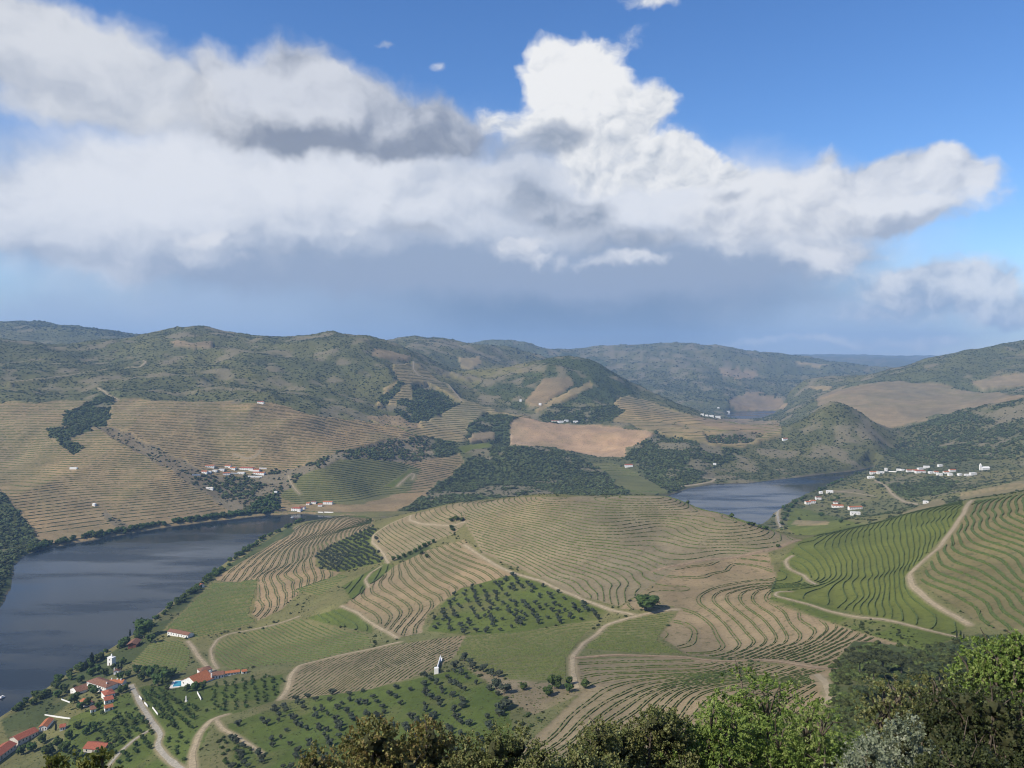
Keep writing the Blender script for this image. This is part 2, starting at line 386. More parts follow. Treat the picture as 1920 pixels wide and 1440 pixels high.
ZB = upsample(cz, ci.astype(float), np.arange(NR, dtype=float))
ZB = upsample(ZB.T.copy(), cj.astype(float), np.arange(NU, dtype=float)).T.copy()

# which side of the hidden reach a grid point lies on
pxs = [-900, 0, 30, 120, 300, 560, 700, 1000, 1260, 1440, 1480, 1520, 1920, 2600]
ysp = [930, 1000, 1000, 1200, 1420, 1750, 1770, 1760, 1690, 1600, 1280, 1130, 1130, 1100]
G_px0 = 960 + F * (GX / np.maximum(GY, 1.0))
NEAR = GY < np.interp(G_px0, pxs, ysp)

FARW = ~NEAR
# relief: gullies and ridges grow with distance from the river
far_k = sstep(1500, 2600, GY)
rid = 1 - np.abs(fbm(GX, GY, 420, 4, 11)) * 2
ZB += far_k * (rid * 9 + fbm(GX, GY, 900, 3, 21) * 14) * sstep(5, 90, ZB)
ZB += far_k * sstep(4200, 6500, GY) * (fbm(GX, GY, 1500, 4, 31) * 45 + (0.5 - np.abs(fbm(GX, GY, 1000, 4, 33))) * 50)
ZB += sstep(1450, 1700, GY) * (1 - sstep(2700, 3200, GY)) * FARW * (fbm(GX, GY, 240, 3, 41) * 13 - np.abs(fbm(GX * 1.3, GY * 0.6, 300, 2, 43)) * 12) * sstep(3, 60, ZB)
nearw = sstep(330, 480, GY) * (1 - sstep(1350, 1500, GY))
ZB += nearw * (fbm(GX, GY, 170, 2, 51) * 5.0 + fbm(GX, GY, 62, 2, 52) * 1.9) * sstep(2, 30, ZB)

def seg_dist(poly, X, Y):
    """signed distance to a closed plan outline (negative inside)"""
    poly = np.array(poly); d2 = np.full(X.shape, 1e18); ins = np.zeros(X.shape, bool)
    for a, b in zip(poly, np.roll(poly, -1, 0)):
        ab = b - a; L = ab @ ab
        t = np.clip(((X - a[0]) * ab[0] + (Y - a[1]) * ab[1]) / L, 0, 1)
        d2 = np.minimum(d2, (X - a[0] - t * ab[0]) ** 2 + (Y - a[1] - t * ab[1]) ** 2)
        c = ((a[1] > Y) != (b[1] > Y)) & (X < (b[0] - a[0]) * (Y - a[1]) / (b[1] - a[1] + 1e-12) + a[0])
        ins ^= c
    return np.where(ins, -1, 1) * np.sqrt(d2)
DR = np.full(GX.shape, 1e4)
m = (GY > 300) & (GY < 3300)
rows = np.where(m.any(1))[0]; sl = slice(rows[0], rows[-1] + 1)
DR[sl] = seg_dist(RIVER, GX[sl], GY[sl]) + fbm(GX[sl], GY[sl], 40, 2, 61) * 3
rows = np.where(((GY > 3900) & (GY < 6500)).any(1))[0]; sl = slice(rows[0], rows[-1] + 1)
DR[sl] = np.minimum(DR[sl], seg_dist(POND, GX[sl], GY[sl]))
bank = np.minimum(0.6 + 0.30 * np.maximum(DR, 0), 5.0 + 0.0 * DR)
ZB = np.where(DR > 0, np.maximum(ZB, bank), np.maximum(-7.0, 0.35 * DR - 0.2))
ZB = np.where((DR > 0) & (DR < 25), np.minimum(ZB, 1.0 + DR * 0.8), ZB)
G_px, G_py = project(GX, GY, ZB)

# ------------------------------------------------------------------ land use: parcels outlined on the ground
def inside(poly, X, Y, mask=None):
    poly = np.array(poly, float)
    out = np.zeros(X.shape, bool)
    bb = (X >= poly[:, 0].min()) & (X <= poly[:, 0].max()) & (Y >= poly[:, 1].min()) & (Y <= poly[:, 1].max())
    if mask is not None: bb &= mask
    idx = np.nonzero(bb)
    x = X[idx]; y = Y[idx]; r = np.zeros(len(x), bool)
    for a, b in zip(poly, np.roll(poly, -1, 0)):
        c = ((a[1] > y) != (b[1] > y)) & (x < (b[0] - a[0]) * (y - a[1]) / (b[1] - a[1] + 1e-12) + a[0])
        r ^= c
    out[idx] = r
    return out

COLS = dict(scrub=(0.096, 0.098, 0.043), forest=(0.062, 0.076, 0.030), tan=(0.240, 0.186, 0.094), brown=(0.220, 0.164, 0.092), orange=(0.310, 0.212, 0.126),
            grass=(0.086, 0.106, 0.025), field=(0.108, 0.122, 0.030), olive=(0.155, 0.124, 0.076), rowfield=(0.158, 0.142, 0.060), mixed=(0.130, 0.122, 0.048), brownmix=(0.158, 0.132, 0.062), westtan=(0.240, 0.174, 0.092),
            dry=(0.138, 0.130, 0.053), soil=(0.232, 0.172, 0.100), darksoil=(0.208, 0.166, 0.100))
CLS = np.full(GX.shape, 'scrub', dtype=object)
ALB = np.empty(GX.shape + (3,)); ALB[:] = COLS['scrub']
ROWV = np.zeros(GX.shape); ROWA = np.zeros(GX.shape); STEP = np.zeros(GX.shape); SCAT = np.zeros(GX.shape)
jx = fbm(GX, GY, 60, 2, 71); jy = fbm(GX, GY, 60, 2, 73)
FAR = ~NEAR
SCAT[:] = 1.0
ALB[NEAR] = COLS['dry']; SCAT[NEAR] = 0.0
PARCEL = {}
def paint(poly, cls, side, scat=0.0, dz=0.0, rowa=0.0, step=0.0, jit=3.0, direction=None, ymin=0, ymax=1e9, name=None, off=0.0):
    m = inside(poly, G_px + jx * jit, G_py + jy * jit, side & (GY > ymin) & (GY < ymax) & (DR > 1.0))
    ALB[m] = COLS[cls]; SCAT[m] = scat; ROWA[m] = rowa; STEP[m] = 0
    if dz:
        if direction is None:
            ROWV[m] = ZB[m] / dz + off; STEP[m] = step * dz
        else:
            a = R(direction)
            ROWV[m] = (GX[m] * math.cos(a) + GY[m] * math.sin(a) + fbm(GX[m], GY[m], 90, 2, 5) * 2.0) / dz
    if name: PARCEL[name] = m
    return m
# ---- far side
paint([(-300,752),(0,755),(190,748),(330,752),(490,752),(600,778),(690,790),(750,800),(850,835),(870,860),(870,900),(800,930),(740,962),(560,965),(300,990),(90,1030),(60,1000),(0,930),(-300,900)], 'westtan', FAR, dz=3.5, rowa=0.8, step=0.6, name='west', jit=5)
paint([(520,905),(560,880),(640,855),(700,850),(760,870),(790,880),(770,920),(680,945),(560,945),(520,930)], 'dry', FAR, dz=3.4, rowa=0.9, step=0.5, name='village slope')
paint([(185,742),(214,745),(213,762),(200,798),(150,803),(118,795),(113,780),(147,763)], 'forest', FAR, scat=1.7, jit=9)
paint([(85,806),(150,799),(172,805),(132,822),(158,838),(140,850),(105,828)], 'forest', FAR, scat=1.6, jit=8)
paint([(170,800),(205,800),(250,815),(310,848),(375,882),(470,940),(500,965),(440,966),(390,928),(330,890),(262,845)], 'olive', FAR, scat=0.95, jit=8)
paint([(360,892),(500,890),(520,880),(545,905),(520,935),(525,960),(470,965),(430,945),(390,915)], 'olive', FAR, scat=1.5, jit=5)
paint([(500,885),(560,878),(640,848),(650,858),(560,895),(545,915),(515,930)], 'olive', FAR, scat=2.0, jit=5)
paint([(-200,900),(0,920),(30,955),(62,990),(72,1028),(30,1060),(24,1110),(0,1145),(-200,1180)], 'forest', FAR, scat=1.7, jit=4)
paint([(195,955),(240,985),(262,998),(235,1000),(190,965)], 'olive', FAR, scat=1.2, jit=4)
paint([(630,852),(740,820),(800,822),(835,832),(820,858),(770,866),(690,860),(640,864)], 'olive', FAR, scat=1.9, jit=4)
paint([(800,822),(850,830),(870,845),(840,858),(815,858)], 'forest', FAR, scat=2.0, jit=4)
paint([(858,838),(930,826),(940,832),(890,845),(868,852)], 'field', FAR)
paint([(720,912),(770,880),(775,895),(735,912)], 'field', FAR)
paint([(905,845),(950,832),(1000,832),(1060,845),(1110,868),(1160,908),(1200,945),(1190,990),(720,990),(770,950),(840,895)], 'forest', FAR, scat=2.2, jit=6, name='grove hill')
# ridge with vineyards
paint([(735,682),(785,682),(835,722),(870,748),(960,778),(1000,782),(960,792),(950,808),(905,800),(870,826),(800,822),(745,802),(700,790),(690,775),(715,770),(760,775),(740,755),(705,755),(720,730),(745,712)], 'tan', FAR, dz=5.5, rowa=0.7, step=0.4, name='ridge', jit=4)
paint([(688,778),(716,764),(780,780),(790,800),(720,795)], 'brown', FAR, scat=0.5, jit=6)
paint([(770,718),(800,716),(815,723),(866,755),(800,790),(770,788),(740,768),(745,752),(775,750)], 'forest', FAR, scat=2.2, jit=3, name='dark copse')
paint([(705,750),(750,715),(760,718),(725,758)], 'forest', FAR, scat=1.6, jit=3)
paint([(905,772),(945,775),(968,785),(955,830),(925,836),(900,812),(870,822),(880,800)], 'forest', FAR, scat=2.2, jit=3)
paint([(885,812),(925,808),(928,822),(880,828)], 'brown', FAR, jit=2)
paint([(955,792),(975,783),(1060,795),(1220,808),(1222,830),(1175,840),(1170,856),(1120,858),(1040,840),(955,832)], 'orange', FAR, dz=6, rowa=0.12, jit=3)
paint([(1105,702),(1180,740),(1290,778),(1340,790),(1460,792),(1466,812),(1395,838),(1320,830),(1225,812),(1190,800),(1140,788),(1170,770),(1150,755)], 'tan', FAR, dz=5.5, rowa=0.6, step=0.3, jit=4, name='east knoll')
paint([(1290,782),(1460,790),(1462,808),(1380,815)], 'soil', FAR, dz=5.5, rowa=0.2, jit=4)
paint([(1320,810),(1440,812),(1400,832),(1330,828)], 'olive', FAR, scat=1.5, jit=4)
paint([(880,722),(985,692),(1030,668),(1075,660),(1130,676),(1195,735),(1150,752),(1080,752),(1030,766),(960,760),(930,745)], 'forest', FAR, scat=1.3, jit=5, name='round hill')
paint([(985,752),(1018,712),(1070,708),(1078,722),(1040,742),(1010,762)], 'brown', FAR, dz=6, rowa=0.3, jit=3)
paint([(1040,745),(1105,716),(1110,725),(1070,745),(1040,762),(1000,768)], 'tan', FAR, dz=6, rowa=0.3, jit=3)
paint([(1010,775),(1045,756),(1100,758),(1150,760),(1172,770),(1140,790),(1080,796),(1020,786)], 'forest', FAR, scat=2.0, jit=4)
paint([(1180,848),(1228,808),(1320,826),(1400,848),(1330,885),(1280,918),(1255,932),(1200,880),(1170,860)], 'forest', FAR, scat=2.0, jit=5)
paint([(1110,868),(1150,868),(1190,885),(1250,918),(1258,934),(1200,938),(1165,912)], 'dry', FAR, dz=4.5, rowa=0.9, step=0.5, jit=3, name='shore terraces')
paint([(860,672),(900,668),(905,678),(880,694),(862,688)], 'tan', FAR, jit=3)
paint([(815,700),(900,690),(985,680),(990,690),(900,715),(885,722)], 'dry', FAR, scat=0.7, jit=4)
paint([(320,640),(400,640),(395,650),(330,648)], 'brown', FAR, scat=0.3, jit=3)
paint([(700,655),(770,665),(765,678),(700,668)], 'brown', FAR, scat=0.3, jit=4)
# right side
paint([(1525,752),(1545,738),(1580,726),(1690,714),(1760,722),(1840,735),(1925,740),(1900,752),(1800,772),(1700,795),(1640,812),(1600,790),(1560,772)], 'brown', FAR, dz=6, rowa=0.35, step=0.2, jit=4, name='east vineyards', ymin=3020)
paint([(1460,815),(1530,780),(1570,755),(1610,780),(1650,825),(1675,862),(1630,884),(1480,898),(1400,905),(1330,908),(1400,850)], 'scrub', FAR, scat=1.3, jit=4, ymax=3000)
paint([(1655,850),(1700,805),(1760,785),(1925,745),(1925,860),(1760,868),(1700,872)], 'scrub', FAR, scat=1.45, jit=5, ymax=3100)
paint([(1820,715),(1925,700),(1925,722),(1840,726)], 'brown', FAR, dz=6, rowa=0.3, jit=4)
paint([(1365,752),(1400,734),(1440,738),(1478,756),(1470,768),(1380,770)], 'brown', FAR, jit=3)
paint([(1490,678),(1550,682),(1552,688),(1500,684)], 'tan', FAR, jit=2); paint([(1515,722),(1560,724),(1555,732),(1520,731)], 'tan', FAR, jit=2)
paint([(1350,690),(1420,695),(1410,712),(1355,706)], 'brown', FAR, scat=0.5, jit=5)
paint([(1455,985),(1500,950),(1560,912),(1640,892),(1925,878),(1925,912),(1800,930),(1650,985),(1500,1015)], 'dry', FAR, scat=0.7, jit=5)
paint([(1640,900),(1760,893),(1800,905),(1760,930),(1700,935),(1660,915)], 'grass', FAR, scat=1.5, jit=5)
paint([(1480,950),(1510,955),(1640,990),(1600,1003),(1490,1008),(1475,985)], 'field', FAR, scat=0.15, dz=3.5, rowa=0.5, jit=4)
paint([(1490,975),(1555,978),(1550,986),(1485,986)], 'tan', FAR, jit=3)
paint([(1690,962),(1750,938),(1765,935),(1775,945),(1700,972)], 'tan', FAR, dz=3, rowa=0.8, jit=2); paint([(1800,925),(1925,900),(1925,918),(1800,938)], 'tan', FAR, dz=3, rowa=0.8, jit=3)
# ---- near spur
N = NEAR
paint([(560,985),(650,962),(700,972),(700,986),(640,1010),(595,1035),(592,1062),(640,1074),(565,1108),(530,1140),(485,1162),(472,1150),(482,1120),(482,1092),(400,1088),(440,1050)], 'soil', N, dz=2.3, rowa=0.6, step=0.7, name='river terraces', jit=2)
paint([(592,1040),(640,1012),(700,984),(716,1040),(722,1052),(640,1072),(598,1066)], 'grass', N, name='dense olives', jit=2)
paint([(308,1182),(398,1092),(484,1088),(478,1120),(466,1152),(482,1164),(440,1180),(372,1196)], 'rowfield', N, dz=4.6, rowa=0.25, direction=62, name='river field', jit=2)
paint([(400,1212),(428,1196),(560,1160),(600,1172),(690,1190),(702,1212),(600,1236),(440,1256),(408,1250)], 'rowfield', N, dz=4.8, rowa=0.3, direction=38, name='straight rows', jit=2)
paint([(555,1105),(640,1076),(655,1080),(600,1118),(560,1112)], 'rowfield', N, dz=4.6, rowa=0.3, direction=38, jit=2, name='upper plot')
paint([(240,1240),(275,1205),(345,1200),(360,1225),(350,1255),(310,1275)], 'rowfield', N, dz=4.4, rowa=0.3, direction=55, name='riverside plot', jit=2)
paint([(575,1160),(640,1140),(700,1166),(698,1188),(610,1170)], 'grass', N, dz=3.0, rowa=0.9, step=0.5, name='bowl terraces', jit=2)
paint([(640,1100),(690,1072),(722,1055),(740,1060),(700,1100),(660,1125)], 'grass', N, dz=3.0, rowa=0.9, step=0.5, jit=2, name='bowl terraces upper')
paint([(696,1010),(722,988),(772,964),(862,942),(874,978),(850,1000),(800,1022),(735,1052),(715,1040)], 'darksoil', N, dz=2.6, rowa=0.35, step=0.3, name='bald knoll', jit=2)
paint([(735,1052),(800,1020),(812,1030),(780,1050)], 'forest', N, jit=3)
paint([(872,980),(862,942),(1000,932),(1260,930),(1350,955),(1500,1012),(1440,1036),(1270,1064),(1160,1138),(1060,1108),(1010,1082),(905,1038)], 'darksoil', N, dz=1.65, rowa=0.5, step=0.75, name='central terraces', jit=2)
paint([(640,1137),(690,1100),(740,1062),(800,1032),(868,1012),(900,1040),(965,1078),(860,1104),(800,1150),(790,1185),(742,1196),(700,1164)], 'soil', N, dz=2.6, rowa=0.6, step=0.75, name='zigzag terraces', jit=2)
paint([(800,1182),(830,1132),(862,1102),(975,1076),(1060,1108),(1145,1142),(1122,1162),(960,1186),(880,1190)], 'grass', N, name='olive grove', jit=2)
paint([(526,1312),(545,1268),(562,1246),(700,1216),(764,1204),(872,1190),(850,1232),(800,1262),(700,1292),(580,1312)], 'soil', N, dz=5.2, rowa=0.35, direction=-24, name='ridge rows', jit=2)
paint([(872,1190),(960,1186),(1122,1164),(1070,1222),(1066,1282),(960,1276),(880,1248),(852,1230)], 'rowfield', N, dz=4.0, rowa=0.3, direction=60, name='saddle rows', jit=2)
paint([(1086,1216),(1140,1166),(1272,1142),(1232,1200),(1285,1226),(1130,1222)], 'rowfield', N, dz=4.0, rowa=0.3, direction=65, name='knoll rows', jit=2)
paint([(1160,1142),(1270,1062),(1440,1036),(1462,1100),(1440,1128),(1560,1168),(1700,1212),(1560,1252),(1288,1228),(1238,1192),(1272,1146)], 'soil', N, dz=2.3, rowa=0.5, step=0.7, name='brown terraces', jit=2)
paint([(1072,1236),(1280,1232),(1560,1256),(1535,1300),(1560,1312),(1300,1420),(1000,1460),(960,1420),(1090,1300)], 'soil', N, dz=3.2, rowa=0.45, step=0.6, name='lower terraces', jit=2)
paint([(1445,1118),(1470,1046),(1500,1012),(1600,985),(1700,960),(1808,938),(1800,975),(1702,1078),(1722,1112),(1815,1172),(1790,1192),(1600,1146)], 'field', N, dz=2.1, rowa=0.8, step=0.75, name='green terraces', jit=2)
paint([(1822,938),(1940,926),(2100,920),(2100,1250),(1920,1192),(1850,1176),(1722,1090),(1740,1062)], 'brownmix', N, dz=2.5, rowa=1.0, step=0.75, name='east terraces', jit=2)
paint([(1440,1120),(1470,1115),(1600,1148),(1800,1194),(1720,1218),(1560,1166)], 'grass', N, jit=3)
paint([(428,1356),(560,1312),(700,1292),(830,1262),(870,1250),(950,1310),(970,1420),(600,1500),(430,1500)], 'grass', N, name='lower olives', jit=3)
paint([(880,1252),(960,1276),(1066,1284),(1090,1302),(1000,1340),(955,1312)], 'soil', N, jit=4)
paint([(1560,1320),(1560,1250),(1600,1200),(1720,1216),(1830,1190),(2100,1200),(2100,1700),(1500,1700)], 'forest', N, name='pine wood', jit=4)

paint([(130,1345),(270,1285),(430,1285),(530,1262),(520,1312),(400,1345),(350,1460),(100,1460)], 'grass', N, jit=4)
paint([(0,1352),(245,1200),(375,1095),(545,985),(552,995),(400,1085),(305,1182),(250,1240),(140,1310),(20,1400)], 'forest', N, jit=3, ymin=600)

# soft large-scale variation of the ground's own colour
v1 = fbm(GX, GY, 160, 3, 81); v2 = fbm(GX, GY, 28, 3, 83); v3 = fbm(GX, GY, 700, 3, 85)
ALB *= (1 + 0.20 * v1 + 0.24 * v2)[..., None]
warmk = (0.10 * v3 + 0.08 * v1)[..., None]
ALB *= 1 + warmk * np.array([1.0, 0.15, -0.6])
# dry clearings and rock on the wild slopes
wild = (SCAT > 0.6) & FAR
clear = sstep(0.10, 0.42, fbm(GX, GY, 95, 4, 91, 0.6) + 0.25 * v3)
ALB[wild] = ALB[wild] * (1 - 0.75 * clear[wild][:, None]) + np.array([0.185, 0.155, 0.100]) * 0.75 * clear[wild][:, None]
SCAT[wild] *= (1.15 - 0.8 * clear[wild])
# mixed weeds on soil parcels
tanm = ROWA > 0
weed = sstep(0.0, 0.6, fbm(GX, GY, 130, 4, 95, 0.6)) * np.where(FAR, 0.30, 0.22)
ALB[tanm] = ALB[tanm] * (1 - weed[tanm][:, None]) + np.array([0.115, 0.118, 0.050]) * weed[tanm][:, None]
drk = sstep(0.1, 0.6, fbm(GX, GY, 45, 3, 97))
gm = NEAR & (ROWA == 0)
ALB[gm] = ALB[gm] * (1 - 0.55 * drk[gm][:, None]) + np.array([0.145, 0.130, 0.060]) * 0.55 * drk[gm][:, None]
ALB = np.clip(ALB, 0.01, 0.6)
riv = (DR < 1.6 + fbm(GX, GY, 60, 2, 137) * 2.5) & (DR > -6)
ALB[riv] = np.array([0.125, 0.110, 0.075])

# ---- terrace steps
fr = ROWV - np.floor(ROWV)
prof = np.where(fr < 0.52, fr * 0.25, 0.13 + (fr - 0.52) / 0.48 * 0.87) - fr
ZF = ZB + STEP * prof
# canopy bumps and stony micro relief
wildk = (FAR & (SCAT > 0.3)) * sstep(6, 60, DR)
ZF += wildk * (fbm(GX, GY, 170, 3, 103) * 14 - np.abs(fbm(GX, GY, 330, 3, 105)) * 34 + 6) * sstep(10, 90, ZB) * sstep(1700, 2600, GY)
ZF += FAR * (fbm(GX, GY, 14, 2, 101) * 0.9) * (SCAT > 0.3) * (DR > 4)

def grid_ij(x, y):
    i = np.interp(y, rings, np.arange(NR)); j = np.interp(np.asarray(x) / (np.asarray(y) + Y0), uc, np.arange(NU))
    return i, j
def sample(A, x, y):
    x = np.atleast_1d(np.asarray(x, float)); y = np.atleast_1d(np.asarray(y, float))
    i, j = grid_ij(x, y)
    i0 = np.clip(i.astype(int), 0, NR - 2); j0 = np.clip(j.astype(int), 0, NU - 2); a = i - i0; b = j - j0
    return (A[i0, j0] * (1 - b) + A[i0, j0 + 1] * b) * (1 - a) + (A[i0 + 1, j0] * (1 - b) + A[i0 + 1, j0 + 1] * b) * a
def hz(x, y): return float(sample(ZF, x, y)[0])
def hit(px, py, ymin=30.0):
    """plan point where the line of sight through a picture point meets the ground"""
    xr, zr = ray(px, py)
    ys = rings[rings > ymin]
    g = sample(ZF, xr * ys, ys); s = HC + zr * ys
    k = np.nonzero(g >= s)[0]
    if len(k) == 0: return None
    k = k[0]
    if k == 0: y = ys[0]
    else:
        d0 = s[k - 1] - g[k - 1]; d1 = s[k] - g[k]
        y = ys[k - 1] + (ys[k] - ys[k - 1]) * d0 / (d0 - d1 + 1e-9)
    x = xr * y
    return Vector((x, y, hz(x, y)))
# ------------------------------------------------------------------ object helpers
def tag(o, label=None, cat=None, group=None, kind=None):
    if label: o['label'] = label
    if cat: o['category'] = cat
    if group: o['group'] = group
    if kind: o['kind'] = kind
    return o
def link(o, parent=None):
    COL.objects.link(o)
    if parent: o.parent = parent
    return o
def empty(name, loc=(0, 0, 0), rz=0.0):
    o = bpy.data.objects.new(name, None); o.location = loc; o.rotation_euler = (0, 0, rz); o.empty_display_size = 1.0
    return link(o)
def mesh_np(name, V, faces_flat, sizes, mat=None, smooth=False):
    me = bpy.data.meshes.new(name)
    V = np.asarray(V, np.float32); faces_flat = np.asarray(faces_flat, np.int32); sizes = np.asarray(sizes, np.int32)
    me.vertices.add(len(V)); me.vertices.foreach_set('co', V.ravel())
    me.loops.add(len(faces_flat)); me.loops.foreach_set('vertex_index', faces_flat)
    me.polygons.add(len(sizes)); st = np.concatenate([[0], np.cumsum(sizes)[:-1]]).astype(np.int32)
    me.polygons.foreach_set('loop_start', st)
    me.polygons.foreach_set('use_smooth', np.full(len(sizes), smooth))
    me.update(calc_edges=True); me.validate(verbose=False)
    if mat: me.materials.append(mat)
    return me
def mesh_quads(name, V, Q, mat=None, smooth=False):
    Q = np.asarray(Q, np.int32); return mesh_np(name, V, Q.ravel(), np.full(len(Q), Q.shape[1]), mat, smooth)
def obj(name, me, parent=None, loc=None):
    o = bpy.data.objects.new(name, me)
    if loc is not None: o.location = loc
    return link(o, parent)

# ------------------------------------------------------------------ material helpers
def mat(name):
    m = bpy.data.materials.new(name); m.use_nodes = True
    nt = m.node_tree; b = nt.nodes['Principled BSDF']
    b.inputs['Specular IOR Level'].default_value = 0.2
    b.inputs['Roughness'].default_value = 0.9
    return m, nt, b
def nd(nt, t, **kw):
    n = nt.nodes.new(t)
    for k, v in kw.items():
        if k in n.inputs: n.inputs[k].default_value = v
        else: setattr(n, k, v)
    return n
def nmath(nt, op, a, b=None, clamp=False):
    n = nt.nodes.new('ShaderNodeMath'); n.operation = op; n.use_clamp = clamp
    for i, v in enumerate((a, b)):
        if v is None: continue
        if isinstance(v, (int, float)): n.inputs[i].default_value = v
        else: nt.links.new(v, n.inputs[i])
    return n.outputs[0]
def nmix(nt, fac, a, b, mode='MIX'):
    n = nt.nodes.new('ShaderNodeMix'); n.data_type = 'RGBA'; n.blend_type = mode
    if isinstance(fac, (int, float)): n.inputs[0].default_value = fac
    else: nt.links.new(fac, n.inputs[0])
    for i, v in ((6, a), (7, b)):
        if isinstance(v, (tuple, list)): n.inputs[i].default_value = (*v[:3], 1.0)
        else: nt.links.new(v, n.inputs[i])
    return n.outputs[2]
def nstep(nt, v, lo, hi):
    n = nt.nodes.new('ShaderNodeMapRange'); n.interpolation_type = 'SMOOTHSTEP'
    n.inputs['From Min'].default_value = lo; n.inputs['From Max'].default_value = hi
    nt.links.new(v, n.inputs['Value']); return n.outputs[0]
def noise(nt, scale, detail=4, rough=0.6, vec=None):
    n = nd(nt, 'ShaderNodeTexNoise', Scale=scale, Detail=detail, Roughness=rough)
    if vec is None:
        vec = nd(nt, 'ShaderNodeNewGeometry').outputs['Position']
    nt.links.new(vec, n.inputs['Vector']); return n.outputs[0]
def simple_mat(name, col, var=0.25, scale=0.5, rough=0.9, col2=None, spec=0.2, objrand=0.0):
    m, nt, b = mat(name)
    col2 = col2 or tuple(c * (1 - var) for c in col)
    c = nmix(nt, nstep(nt, noise(nt, scale, 5), 0.35, 0.65), col2, col)
    if objrand:
        oi = nd(nt, 'ShaderNodeObjectInfo'); h = nd(nt, 'ShaderNodeHueSaturation')
        nt.links.new(c, h.inputs['Color'])
        nt.links.new(nmath(nt, 'ADD', nmath(nt, 'MULTIPLY', oi.outputs['Random'], objrand), 1.0 - objrand / 2), h.inputs['Value'])
        nt.links.new(nmath(nt, 'ADD', nmath(nt, 'MULTIPLY', oi.outputs['Random'], 0.05), 0.475), h.inputs['Hue'])
        c = h.outputs[0]
    nt.links.new(c, b.inputs['Base Color']); b.inputs['Roughness'].default_value = rough; b.inputs['Specular IOR Level'].default_value = spec
    return m

# ------------------------------------------------------------------ tracks (plan lines first: the ground is graded under them)
ROADS = [  # label, width m, kind, picture points along the line
 ('wide pale dirt track winding down the green terraced hillside', 4.6, 'dirt', [(1822,938),(1812,950),(1806,965),(1790,988),(1760,1028),(1722,1060),(1704,1078),(1710,1100),(1745,1130),(1790,1155),(1818,1172)]),
 ('faint earth track crossing the central terraces to the saddle', 4.0, 'soil', [(1500,1013),(1460,1028),(1420,1036),(1340,1048),(1270,1060),(1225,1072)]),
 ('earth track above the square olive grove', 4.0, 'dirt', [(870,1022),(900,1042),(960,1074),(1010,1088),(1080,1118),(1150,1146),(1188,1153)]),
 ('pale earth track from the single round tree down to the fork', 4.5, 'dirt', [(1270,1143),(1195,1155),(1135,1172),(1095,1205),(1073,1232),(1074,1262),(1082,1292)]),
 ('level earth track between the brown terraces', 5.0, 'soil', [(1075,1234),(1150,1228),(1280,1232),(1420,1238),(1560,1254)]),
 ('broad sandy track curving up from the bottom left', 5.5, 'dirt', [(362,1450),(360,1415),(372,1378),(395,1350),(425,1340)]),
 ('narrow sandy track branching below the olive slope', 3.0, 'dirt', [(405,1350),(418,1368),(455,1388),(490,1412)]),
 ('dirt track bending round the foot of the ridge vineyard', 4.5, 'dirt', [(524,1312),(540,1290),(545,1266),(562,1247),(620,1233),(700,1216),(750,1204)]),
 ('grey lane running down from the farm court', 5.0, 'gravel', [(246,1284),(254,1300),(268,1328),(284,1352),(302,1378),(294,1398),(312,1420),(350,1450)]),
 ('grey side lane slanting away below the orange roofed shed', 3.5, 'gravel', [(290,1364),(252,1386),(218,1418),(204,1436)]),
 ('pale looping track over the bald knoll', 4.0, 'dirt', [(728,1056),(720,1040),(698,1018),(700,1003),(728,984),(770,966),(768,976),(790,983),(850,986),(872,979)]),
 ('short pale track between the bowl terraces', 3.0, 'dirt', [(692,1102),(684,1088),(695,1074),(714,1062)]),
 ('track along the lower edge of the zigzag terraces', 3.5, 'dirt', [(640,1136),(672,1150),(700,1170),(745,1197)]),
 ('rutted farm track from the long white barn to the orange roofed house', 4.5, 'dirt', [(352,1202),(362,1214),(372,1232),(388,1250),(402,1258)]),
 ('curved sandy edge track round the straight vine rows', 3.0, 'dirt', [(408,1254),(398,1238),(395,1218),(408,1198),(430,1188),(560,1156)]),
 ('sandy track beside the dark pine wood', 4.5, 'dirt', [(1552,1322),(1556,1300),(1548,1282),(1532,1266)]),
 ('narrow pale terrace path along the green slope', 2.6, 'dirt', [(1484,1110),(1456,1110),(1452,1118),(1520,1134),(1640,1160),(1740,1182),(1800,1196)]),
 ('pale hairpin path at the foot of the green terraces', 3.0, 'dirt', [(1486,1042),(1472,1052),(1478,1066),(1508,1080),(1530,1096)]),
 ('pale road dropping from the right village', 6.0, 'dirt', [(1640,900),(1662,912),(1672,926),(1690,938),(1722,946)]),
 ('pale road running behind the riverside houses', 5.0, 'dirt', [(1560,920),(1600,924),(1640,930)]),
 ('grey road rising beside the right reach of the river', 6.0, 'gravel', [(1462,952),(1457,965),(1460,978),(1464,990)]),
 ('pale shore road bending round the wooded point', 6.0, 'dirt', [(1275,912),(1310,908),(1335,904),(1342,897),(1318,896)]),
 ('pale track on the crest of the ridge vineyard', 5.0, 'dirt', [(776,682),(775,692),(786,705),(840,725),(858,742),(866,752)]),
 ('pale track past the green plot beyond the river', 2.6, 'dirt', [(745,912),(775,886),(778,892),(772,900)]),
 ('pale track down the striped slope below the village', 2.6, 'dirt', [(540,892),(545,905),(553,918),(562,926)]),
 ('curving pale track above the white village', 2.2, 'dirt', [(440,852),(465,862),(482,855),(488,845)]),
 ('white winding road climbing the scrubby hill at the left', 4.5, 'dirt', [(240,690),(262,688),(274,680),(268,675)]),
 ('thin pale road along the scrubby hillside', 3.0, 'dirt', [(20,724),(80,714),(130,702),(200,694)]),
 ('pale road at the upper edge of the terraced slope', 3.5, 'dirt', [(184,728),(205,738),(222,745)]),
]
